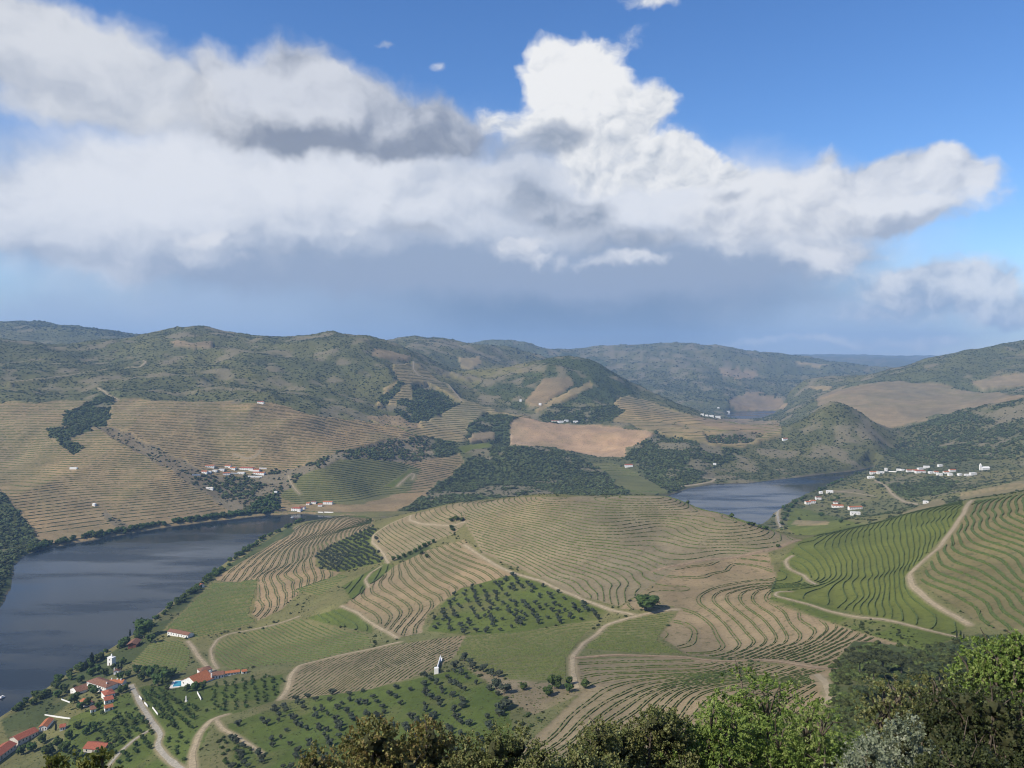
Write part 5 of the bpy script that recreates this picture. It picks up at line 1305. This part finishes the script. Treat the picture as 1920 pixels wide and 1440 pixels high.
house((378,1278), (396,1275), 9, 4.6, 'orange roofed house with white walls just right of the gabled pool house', 'hip', m_tile, nwin=4, name='house', chim=((0.3, 0.5, 3.2), (0.75, 0.6, 3.4)))
house((398,1275), (420,1270), 10, 3.4, 'brown roofed wing at the middle of the orange roofed row', 'gable', m_old, nwin=4, name='house_wing', cat='house')
house((376,1268), (398,1262), 10, 4.6, 'brown roofed building behind the orange roofed row', 'hip', m_old, nwin=3, name='house')
house((421,1269), (449,1263), 5.5, 2.6, 'low bright orange roofed range at the right end of the row', 'gable', m_tile, nwin=5, name='low_range', cat='building')
house((454,1264), (463,1262), 5.0, 2.2, 'tiny bright orange roofed hut past the low range', 'gable', m_tile, nwin=1, name='hut', cat='hut')
house((373,1103), (383,1101), 6.0, 4.0, 'small white hut with orange roof by the railway bank of the river', 'gable_y', m_tile, nwin=1, name='hut', cat='hut')
for A, B, h, lab in [((84,1341), (132,1348), 0.9, 'long low white terrace wall left of the farmhouse'), 
                     ((115,1312), (131,1318), 1.1, 'uppermost short white terrace wall below the brown barn'),
                     ((261,1307), (266,1313), 1.6, 'short white wall at the upper bend of the grey lane'), ((271,1319), (277,1326), 1.6, 'short white wall halfway down the grey lane'),
                     ((286,1328), (296,1341), 1.4, 'slanting white wall in the orchard right of the grey lane'), ((370,1300), (377,1313), 1.8, 'white wall edging the court below the pool house')]:
    low_wall(A, B, h, lab, group='white walls of the farm')
# the white stepped wall on the ridge
p = hit(818, 1264); q = hit(826, 1236)
w = empty('white_ridge_wall', p); tag(w, 'tall slim white wall and block standing at the top of the olive slope', 'wall')
dv = Vector((q.x - p.x, q.y - p.y, 0)); w.rotation_euler = (0, 0, math.atan2(dv.y, dv.x)); Lw = dv.length
V, Fc = box(0.0, 3.2, -1.7, 1.7, -1.5, 4.6); poly_obj('block', V, Fc, m_white, w)
V, Fc = box(3.203, Lw, -0.35, 0.35, -4.0, 3.2); V = [(x, y, z + (q.z - p.z) * x / Lw) for x, y, z in V]; poly_obj('wall', V, Fc, m_white, w)
V, Fc = box(Lw * 0.72, Lw * 0.86, -2.0, -0.353, -3.0, 2.4); V = [(x, y, z + (q.z - p.z) * 0.75) for x, y, z in V]; poly_obj('side_block', V, Fc, m_white, w)
# pool
m_pool, nt, b = mat('pool_water'); b.inputs['Base Color'].default_value = (0.04, 0.24, 0.30, 1); b.inputs['Roughness'].default_value = 0.08; b.inputs['Specular IOR Level'].default_value = 0.5
nt.links.new(nmix(nt, noise(nt, 0.4, 3), (0.03, 0.20, 0.27), (0.06, 0.30, 0.37)), b.inputs['Base Color'])
p = hit(332, 1289); e = empty('swimming_pool', (p.x, p.y, p.z + 0.5), R(12)); tag(e, 'turquoise swimming pool with pale deck left of the gabled house', 'swimming pool')
V, Fc = box(-7, 7, -1, 17, -4, 0.0); poly_obj('deck', V, Fc, m_offw, e)
V, Fc = box(-4.5, 4.5, 1.0, 15, -0.5, 0.05); poly_obj('water', V, Fc, m_pool, e)
for nm, bx_ in (('rim', (-5, 5, 0.4, 0.98)), ('rim', (-5, 5, 15.02, 15.6)), ('rim', (-5.1, -4.52, 0.99, 15.01)), ('rim', (4.52, 5.1, 0.99, 15.01))):
    V, Fc = box(*bx_, 0.003, 0.22); poly_obj(nm, V, Fc, m_white, e)
p = hit(349, 1316); o = empty('white_pillar', p); tag(o, 'white shrine pillar standing in the trees below the pool', 'pillar')
V, Fc = box(-0.9, 0.9, -0.9, 0.9, -1, 1.2); poly_obj('base', V, Fc, m_white, o)
poly_obj('shaft', [(-0.5, -0.5, 1.203), (0.5, -0.5, 1.203), (0.5, 0.5, 1.203), (-0.5, 0.5, 1.203), (-0.4, -0.4, 5), (0.4, -0.4, 5), (0.4, 0.4, 5), (-0.4, 0.4, 5), (0, 0, 5.9)], [(0, 1, 5, 4), (1, 2, 6, 5), (2, 3, 7, 6), (3, 0, 4, 7), (4, 5, 8), (5, 6, 8), (6, 7, 8), (7, 4, 8)], m_white, o)
# boats
def boat(px, py, L, rz, label):
    x, y, _ = at_z(px, py, 0.0)
    e = empty('motor_boat', (x, y, 0.0), rz); tag(e, label, 'boat')
    st = [(-0.5, 0.34, 0.9), (-0.2, 0.40, 0.9), (0.15, 0.36, 1.0), (0.38, 0.18, 1.15), (0.5, 0.0, 1.3)]
    V, Fc = [], []
    for f, hw, z in st: V += [(f * L, -hw * L * 0.42, z), (f * L, -hw * L * 0.25, -0.4), (f * L, hw * L * 0.25, -0.4), (f * L, hw * L * 0.42, z)]
    for k in range(4):
        a = 4 * k
        Fc += [(a, a + 1, a + 5, a + 4), (a + 1, a + 2, a + 6, a + 5), (a + 2, a + 3, a + 7, a + 6), (a + 3, a, a + 4, a + 7)]
    Fc.append((0, 3, 2, 1)); poly_obj('hull', V, Fc, m_white, e)
    Vc, Fc = box(-0.22 * L, 0.14 * L, -0.1 * L, 0.1 * L, 0.95, 2.3); poly_obj('cabin', Vc, Fc, m_white, e)
    Vc, Fc = box(0.1401 * L, 0.16 * L, -0.085 * L, 0.085 * L, 1.5, 2.1); poly_obj('windscreen', Vc, Fc, m_glass, e)
    Vc, Fc = box(-0.26 * L, 0.18 * L, -0.12 * L, 0.12 * L, 2.303, 2.42); poly_obj('canopy', Vc, Fc, m_white, e)
boat(4, 1309, 6.5, R(65), 'small white motor boat on the dark water at the left edge')
boat(548, 971, 7.0, R(20), 'small white boat moored near the white riverside house')

house((150,1322), (161,1326), 7, 3.2, 'small orange roofed house in the walled court below the large farmhouse', 'gable', m_tile, nwin=2, name='cottage')
house((112,1372), (122,1368), 7, 3.2, 'small red roofed house beside the white gable', 'gable', m_red, nwin=2, name='cottage')
house((228,1296), (237,1293), 6, 3.0, 'small orange roofed house at the head of the grey lane', 'gable', m_tile, nwin=2, name='cottage')
house((170,1338), (180,1334), 6, 2.8, 'low brown roofed shed left of the two red sheds', 'shed', m_old, nwin=1, name='shed', cat='shed')
# --- villages and scattered houses across the valley
ORD = ['first', 'second', 'third', 'fourth', 'fifth', 'sixth', 'seventh', 'eighth', 'ninth', 'tenth', 'eleventh', 'twelfth', 'thirteenth', 'fourteenth', 'fifteenth', 'sixteenth', 'seventeenth', 'eighteenth', 'nineteenth', 'twentieth', 'twenty-first', 'twenty-second', 'twenty-third', 'twenty-fourth', 'twenty-fifth']
def far_house(x0, x1, yb, label, h=5.0, dep=8.0, roof='gable', rm_=None, group=None, nwin=None, ymin=1250, wm=None, st=1):
    p = hit((x0 + x1) / 2, yb, ymin)
    if p is None: return
    L = max((x1 - x0) / F * p.y, 4.0); an = R(random.uniform(-14, 14)); c, s = math.cos(an) * L / 2, math.sin(an) * L / 2
    z = p.z
    house(None, None, dep, h, label, roof, rm_ or random.choice([m_tile, m_tile, m_red, m_old]), wm, 'village_house', 'house', group, nwin if nwin is not None else max(1, int(L / 5)), (), 0.45, False, storeys=st,
          world_ab=(Vector((p.x - c, p.y - s, z)), Vector((p.x + c, p.y + s, z))))
def village(rows, where, group, ymin=1250):
    rows = sorted(rows, key=lambda r: r[0] + 0.01 * r[2])
    for k, r in enumerate(rows):
        x0, x1, yb, h, kind = r
        if kind == 'w':
            low_wall((x0, yb), (x1, yb + 0.5), h, 'long white garden wall at column %s of %s' % (ORD[k], where) if False else 'white garden wall, %s item from the left in %s' % (ORD[k], where), 0.8, ymin=ymin, group='garden walls of ' + where)
        elif kind == 'f': far_house(x0, x1, yb, 'flat roofed white building, %s from the left in %s' % (ORD[k], where), h, 8, 'flat', m_white, group, ymin=ymin)
        else: far_house(x0, x1, yb, '%s, %s from the left in %s' % ({'o': 'white house with orange roof', 'b': 'white house with brown roof', 'm': 'large white house with red roof'}[kind], ORD[k], where), h, 11 if kind == 'm' else 8, 'hip' if kind == 'm' else 'gable', {'o': m_tile, 'b': m_old, 'm': m_red}[kind], group, ymin=ymin, st=2 if h > 5.6 else 1)
village([(385,401,877,5,'o'),(421,432,877,5,'o'),(431,441,881,5,'o'),(447,475,882,6,'m'),(474,486,885,6,'o'),(473,496,890,5,'o'),(486,500,879,3,'w'),(376,388,888,5,'o'),(388,395,887,4,'f'),(398,406,885,4,'f'),(410,420,883,4,'f'),(418,431,891,5,'o'),(445,458,889,4,'f'),(465,491,895,4,'w'),(432,446,888,2.5,'w'),(360,376,891,2.5,'w')],
        'the hillside village', 'houses of the hillside village')
village([(545,564,959,7,'m'),(560,571,955,5,'b'),(574,580,947,4,'o'),(583,592,945,5,'b'),(596,604,950,5,'o'),(605,623,946,6,'o'),(596,606,961,2,'w'),(608,625,961,2,'w')],
        'the riverside hamlet', 'houses of the riverside hamlet')
village([(1628,1640,897,5,'f'),(1632,1646,889,6,'o'),(1645,1652,889,6,'f'),(1652,1658,888,5,'f'),(1660,1664,884,9,'f'),(1666,1681,885,3,'w'),(1682,1690,883,5,'f'),(1690,1697,883,4,'f'),(1701,1712,885,5,'o'),(1712,1722,885,5,'o'),(1718,1736,887,6,'m'),(1722,1733,881,5,'f'),(1733,1743,878,6,'f'),(1743,1750,888,5,'f'),(1752,1760,888,5,'o'),(1758,1768,892,6,'f'),(1770,1780,888,5,'o'),(1781,1793,885,6,'o'),(1779,1787,892,5,'f'),(1798,1805,892,5,'f'),(1810,1818,893,5,'f'),(1820,1832,891,6,'f'),(1760,1769,875,5,'f')],
        'the white village at right', 'houses of the right village')
village([(1511,1521,946,6,'o'),(1520,1530,944,6,'o'),(1530,1540,937,6,'b'),(1537,1543,926,5,'f'),(1550,1562,925,6,'f'),(1561,1581,952,5,'o'),(1592,1618,955,5,'o'),(1596,1613,966,6,'f'),(1563,1571,945,4,'b'),(1733,1741,944,4,'f')],
        'the bank group at right', 'houses by the right reach')
village([(1033,1047,792,6,'b'),(1047,1058,793,7,'f'),(1059,1066,791,7,'f'),(1075,1084,793,7,'f')], 'the estate above orange field', 'estate buildings above the orange field', 2200)
village([(1314,1320,779,7,'f'),(1322,1328,781,7,'f'),(1330,1338,782,8,'f'),(1342,1351,784,8,'f'),(1362,1368,773,8,'f'),(1345,1349,766,8,'f')], 'the far water hamlet', 'houses of the far hamlet', 2600)
village([(168,173,644,12,'f'),(190,197,643,14,'f'),(231,235,643,12,'f')], 'the far left skyline', 'houses on the far skyline', 3900)
far_house(1172, 1187, 876, 'white house with red roof alone in the trees of the wooded point', 7, 10, 'hip', m_red)
far_house(1337, 1343, 872, 'tiny white hut on the scrubby slope above the right reach', 5, 6, 'flat', m_white)
far_house(1468, 1478, 826, 'white house alone on the saddle left of the cone shaped hill', 7, 8, 'gable', m_tile)
far_house(514, 519, 927, 'white water tank at the foot of the striped slope', 7, 6, 'flat', m_white, nwin=0)
far_house(130, 144, 880, 'long white hut alone on the tan terraces at the left', 4, 5, 'flat', m_white, nwin=0)
far_house(172, 178, 949, 'small round shouldered white hut on the lower tan terraces', 5, 5, 'hip', m_white, nwin=0)
far_house(386, 399, 918, 'low white hut under the trees below the hillside village', 4, 6, 'gable', m_offw, nwin=1)
far_house(482, 494, 757, 'small pale hut at the upper edge of the tan terraces', 6, 8, 'gable', m_red)
far_house(974, 978, 753, 'tiny white hut left of the brown patch on the round hill', 8, 8, 'flat', m_white, nwin=0)
far_house(1010, 1015, 760, 'tiny white hut below the brown patch on the round hill', 8, 8, 'flat', m_white, nwin=0)
# church of the right village
p = hit(1842, 882, 1250)
if p is not None:
    e = empty('church', p, R(5)); tag(e, 'white church with pointed tower at the right end of the right village', 'church')
    V, Fc = box(0, 22, 0, 9, -4, 7); V += [(0, 4.5, 10), (22, 4.5, 10)]
    Fc = [f for f in Fc if f not in ((4, 5, 6, 7), (1, 2, 6, 5), (3, 0, 4, 7))] + [(1, 2, 6, 9, 5), (3, 0, 4, 8, 7)]; poly_obj('nave', V, Fc, m_white, e)
    poly_obj('roof', [(-0.4, -0.5, 6.9), (22.4, -0.5, 6.9), (22.4, 4.5, 10.3), (-0.4, 4.5, 10.3), (-0.4, 9.5, 6.9), (22.4, 9.5, 6.9)], [(0, 1, 2, 3), (3, 2, 5, 4)], m_white, e)
    V, Fc = box(-5, -0.02, 2, 7, -4, 13); t_ = poly_obj('tower', V, Fc, m_white, e)
    poly_obj('spire', [(-5.3, 1.7, 13.003), (0.3, 1.7, 13.003), (0.3, 7.3, 13.003), (-5.3, 7.3, 13.003), (-2.5, 4.5, 20)], [(0, 1, 4), (1, 2, 4), (2, 3, 4), (3, 0, 4)], m_white, t_)
# ------------------------------------------------------------------ foreground shrubs and trees below the viewpoint
def tone_mat(name, cols, trans=0.3, rough=0.6):
    m, nt, b = mat(name)
    at = nd(nt, 'ShaderNodeAttribute', attribute_name='tone')
    cr = nd(nt, 'ShaderNodeValToRGB'); el = cr.color_ramp.elements
    while len(el) < len(cols): el.new(0.5)
    for k, c in enumerate(cols):
        el[k].position = k / (len(cols) - 1); el[k].color = (*c, 1)
    nt.links.new(at.outputs['Fac'], cr.inputs[0]); nt.links.new(cr.outputs[0], b.inputs['Base Color'])
    b.inputs['Roughness'].default_value = rough; b.inputs['Specular IOR Level'].default_value = 0.3
    tr = nd(nt, 'ShaderNodeBsdfTranslucent'); nt.links.new(cr.outputs[0], tr.inputs['Color'])
    mx = nd(nt, 'ShaderNodeMixShader'); mx.inputs[0].default_value = trans
    nt.links.new(b.outputs[0], mx.inputs[1]); nt.links.new(tr.outputs[0], mx.inputs[2]); nt.links.new(mx.outputs[0], nt.nodes['Material Output'].inputs['Surface'])
    return m
FM = {
 'rust': tone_mat('rusty_shrub_leaves', [(0.080, 0.082, 0.024), (0.170, 0.172, 0.048), (0.190, 0.135, 0.050), (0.300, 0.300, 0.100)]),
 'oak': tone_mat('oak_shrub_leaves', [(0.075, 0.090, 0.030), (0.150, 0.175, 0.056), (0.180, 0.168, 0.064), (0.300, 0.325, 0.140)]),
 'lime': tone_mat('lime_shrub_leaves', [(0.085, 0.135, 0.028), (0.165, 0.245, 0.050), (0.225, 0.300, 0.075), (0.290, 0.340, 0.115)], 0.35),
 'silver': tone_mat('silver_shrub_leaves', [(0.110, 0.135, 0.080), (0.195, 0.225, 0.140), (0.270, 0.300, 0.205), (0.360, 0.380, 0.280)]),
 'dark': tone_mat('shaded_shrub_leaves', [(0.022, 0.032, 0.012), (0.045, 0.060, 0.020), (0.060, 0.075, 0.026), (0.090, 0.100, 0.036)]),  # deep shade of the right corner put into the leaf colours
 'yellow': tone_mat('yellow_shrub_leaves', [(0.080, 0.095, 0.022), (0.150, 0.165, 0.036), (0.205, 0.215, 0.052), (0.250, 0.255, 0.085)], 0.4),
}
m_core = simple_mat('shade_filler', (0.050, 0.054, 0.024), 0.4, 3.0, 1.0)  # dark filler colour: shade inside the shrubs put into the material
def shrub(name, px, top, Y, hwpx, kind, label, nspr, per=16, leaf=0.075, feather=0.0, cat='shrub', bare=0.0, seed=0, tall=1.0):
    g = np.random.default_rng(900 + seed)
    xr, zr = ray(px, top); X = xr * Y; zt = HC + zr * Y; zg = hz(X, Y)
    H = max(zt - zg, 1.2); W = hwpx / F * Y * 1.1; Hc = min(H, 1.5 * W + 0.8)
    e = empty(name, (X, Y, zg), 0.0); tag(e, label, cat, 'shrubs and trees below the viewpoint')
    # lumps of foliage on limbs
    nl = int(14 + W * 3.0); lumps = []
    for k in range(nl):
        a = g.random() * 6.283; r = W * math.sqrt(g.random()) * 0.85
        dome = math.sqrt(max(0.0, 1 - (r / (W * 1.08)) ** 2))
        z = (H - Hc) + Hc * (0.15 + 0.80 * dome * (0.35 + 0.65 * g.random())) - 0.1 * Hc
        s = (0.26 + 0.16 * g.random()) * min(W, Hc)
        if z + s * 0.8 > H: z = H - s * 0.8
        lumps.append((np.array([math.cos(a) * r, math.sin(a) * r * 0.8, z]), s))
    lumps.append((np.array([0.06 * W, -0.1 * W, H - 0.26 * min(W, Hc)]), 0.3 * min(W, Hc)))
    limbs = []
    for k, (c, s) in enumerate(lumps):
        b0 = np.array([g.normal() * 0.12, g.normal() * 0.12, -0.3]); mid = b0 * 0.5 + c * 0.5 + np.array([g.normal() * 0.15, g.normal() * 0.15, 0.1 * H])
        r0 = 0.035 + 0.012 * H
        limbs.append(([tuple(b0), tuple(mid), tuple(c), tuple(c + np.array([g.normal() * s * .4, g.normal() * s * .4, s * 0.55]))], [r0, r0 * 0.7, r0 * 0.4, r0 * 0.12]))
        for q in range(3 if not bare else 6):
            t_ = c + g.normal(size=3) * s * 0.5 + np.array([0, 0, s * 0.3]); limbs.append(([tuple(mid * 0.3 + c * 0.7), tuple((c + t_) / 2 + g.normal(size=3) * 0.04), tuple(t_)], [r0 * 0.4, r0 * 0.25, r0 * 0.08]))
    obj('branches', tube_mesh('branches', m_bark, limbs, 5), e)
    # sprigs of leaves
    ls = np.array([s for _, s in lumps]); wts = ls ** 2 * (1 - bare * g.random(len(ls))); ci_ = g.choice(len(lumps), nspr, p=wts / wts.sum())
    C_ = np.array([lumps[i][0] for i in ci_]); S_ = ls[ci_]
    d = g.normal(size=(nspr, 3)); d[:, 2] += 0.35; d[:, 1] -= 0.15; d /= np.linalg.norm(d, axis=1)[:, None]
    start = C_ + d * (S_ * (0.60 + 0.46 * g.random(nspr) ** 0.8))[:, None]
    grow = d * 0.7 + np.array([0, 0, 0.55]) + g.normal(size=(nspr, 3)) * 0.35
    if feather: grow = d * 0.8 + np.array([0, 0, -0.25]) + g.normal(size=(nspr, 3)) * 0.3
    grow /= np.linalg.norm(grow, axis=1)[:, None]
    slen = 0.13 + 0.22 * g.random(nspr)
    stone = np.clip(0.45 + 0.23 * g.normal(size=nspr) + 0.25 * vnoise(start[:, 0] * 0.9 + 5, start[:, 2] * 0.9 + start[:, 1], 77 + seed), 0, 1)
    t = g.random((nspr, per)); pos = start[:, None] + grow[:, None] * (t * slen[:, None])[..., None] + g.normal(size=(nspr, per, 3)) * 0.035
    ax = grow[:, None] * (0.9 if feather else 0.5) + g.normal(size=(nspr, per, 3)) * 0.6; ax /= np.linalg.norm(ax, axis=2)[..., None]
    sd = np.cross(ax, d[:, None] + 0.7 * g.normal(size=(nspr, per, 3))); sd /= np.linalg.norm(sd, axis=2)[..., None] + 1e-9
    l = leaf * (0.6 + 0.8 * g.random((nspr, per)))[..., None]; asp = 0.20 if feather else 0.36
    q = np.stack([pos - ax * l * 0.5, pos + sd * l * asp, pos + ax * l * 0.5, pos - sd * l * asp], 2).reshape(-1, 3)
    n = nspr * per
    me = mesh_quads('crown', q, np.arange(n * 4).reshape(-1, 4), FM[kind], False)
    tone = np.clip(stone[:, None] + 0.16 * g.normal(size=(nspr, per)), 0, 1)
    attr(me, 'tone', 'FLOAT', np.repeat(tone.ravel(), 4))
    cr = obj('crown', me, e)
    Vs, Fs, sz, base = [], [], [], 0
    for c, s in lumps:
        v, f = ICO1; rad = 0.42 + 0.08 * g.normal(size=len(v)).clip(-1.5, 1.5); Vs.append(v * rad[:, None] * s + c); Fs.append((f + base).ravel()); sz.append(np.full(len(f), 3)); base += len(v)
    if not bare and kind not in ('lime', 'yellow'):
        obj('inner_filler', mesh_np('inner_filler', np.concatenate(Vs), np.concatenate(Fs), np.concatenate(sz), m_core), cr)  # added lumps behind the leaves, block the view through the crown
    return e
SHR = [
 ('rusty_shrub', 690, 1350, 24, 125, 'rust', 'rust brown tinted shrub, largest at the bottom centre edge', 900, 16, 0.085, 0, 0),
 ('rusty_shrub', 800, 1352, 27, 95, 'rust', 'rusty and yellow green shrub just right of the largest rusty one', 700, 16, 0.085, 0, 0),
 ('oak_shrub', 925, 1368, 26, 105, 'oak', 'grey green small leaved shrub right of the rusty shrubs', 800, 16, 0.075, 0, 0),
 ('oak_shrub', 1010, 1400, 22, 60, 'oak', 'low grey green shrub at the bottom edge below the vine rows', 450, 16, 0.075, 0, 0),
 ('rusty_shrub', 590, 1410, 20, 80, 'rust', 'low rusty shrub at the left end of the bottom centre thicket', 500, 16, 0.075, 0, 0),
 ('yellow_shrub', 190, 1412, 24, 45, 'yellow', 'yellow green leafy shoots poking up below the garden shed', 130, 14, 0.12, 0, 0),
 ('yellow_shrub', 95, 1420, 25, 40, 'yellow', 'yellow green leafy shoots at the bottom left corner', 110, 14, 0.12, 0, 0),
 ('oak_shrub', 1120, 1352, 29, 90, 'oak', 'brownish green shrub right of the bare vine rows', 800, 16, 0.085, 0, 0),
 ('oak_shrub', 1215, 1330, 31, 90, 'oak', 'tall olive brown shrub left of the lime green trees', 850, 16, 0.085, 0, 0),
 ('oak_shrub', 1085, 1400, 23, 70, 'oak', 'low shrub at the bottom edge below the brownish green one', 450, 16, 0.075, 0, 0),
 ('lime_tree', 1425, 1268, 36, 130, 'lime', 'feathery lime green tree, tallest of its clump in the foreground', 1100, 16, 0.13, 1, 0),
 ('lime_tree', 1325, 1318, 32, 90, 'lime', 'lower feathery green tree left of the tallest lime green one', 700, 16, 0.12, 1, 0),
 ('lime_tree', 1530, 1318, 32, 110, 'lime', 'feathery green tree right of the tallest lime green one', 850, 16, 0.12, 1, 0),
 ('silver_shrub', 1690, 1350, 25, 95, 'silver', 'silvery pale green shrub near the bottom right corner', 950, 16, 0.075, 0, 0),
 ('silver_shrub', 1625, 1400, 22, 75, 'silver', 'lower silvery shrub at the bottom edge beside the larger one', 500, 16, 0.07, 0, 0),
 ('rusty_tree', 1745, 1258, 46, 115, 'oak', 'brownish tree with pale bare branches in front of the pine wood', 800, 14, 0.13, 0, 0.6),
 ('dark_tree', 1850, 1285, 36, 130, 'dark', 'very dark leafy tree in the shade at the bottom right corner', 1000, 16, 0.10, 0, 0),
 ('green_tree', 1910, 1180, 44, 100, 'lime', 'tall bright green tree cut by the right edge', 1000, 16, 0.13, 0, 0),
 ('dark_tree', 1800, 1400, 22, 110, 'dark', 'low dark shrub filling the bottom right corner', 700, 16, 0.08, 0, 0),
]
for k, (nm, px, top, Y, hw, kind, lab, ns, per, lf, fe, ba) in enumerate(SHR):
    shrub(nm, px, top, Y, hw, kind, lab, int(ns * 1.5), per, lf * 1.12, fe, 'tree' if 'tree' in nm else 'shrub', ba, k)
# ------------------------------------------------------------------ air
m_h = bpy.data.materials.new('haze_air'); m_h.use_nodes = True
nt = m_h.node_tree; nt.nodes.clear()
pv = nt.nodes.new('ShaderNodeVolumePrincipled'); mo = nt.nodes.new('ShaderNodeOutputMaterial')
pv.inputs['Color'].default_value = (0.38, 0.62, 1.0, 1); pv.inputs['Density'].default_value = 6.4e-5; pv.inputs['Anisotropy'].default_value = 0.0
nt.links.new(pv.outputs[0], mo.inputs['Volume'])
x0, x1, y0, y1, z0, z1 = -19500.0, 19500.0, -400.0, 17500.0, -10.0, 900.0
V = [(x, y, z) for z in (z0, z1) for y in (y0, y1) for x in (x0, x1)]
Qs = [(0, 2, 3, 1), (4, 5, 7, 6), (0, 1, 5, 4), (2, 6, 7, 3), (0, 4, 6, 2), (1, 3, 7, 5)]
tag(obj('haze', mesh_quads('haze', V, Qs, m_h)), 'thin blue haze filling the valley', kind='stuff')
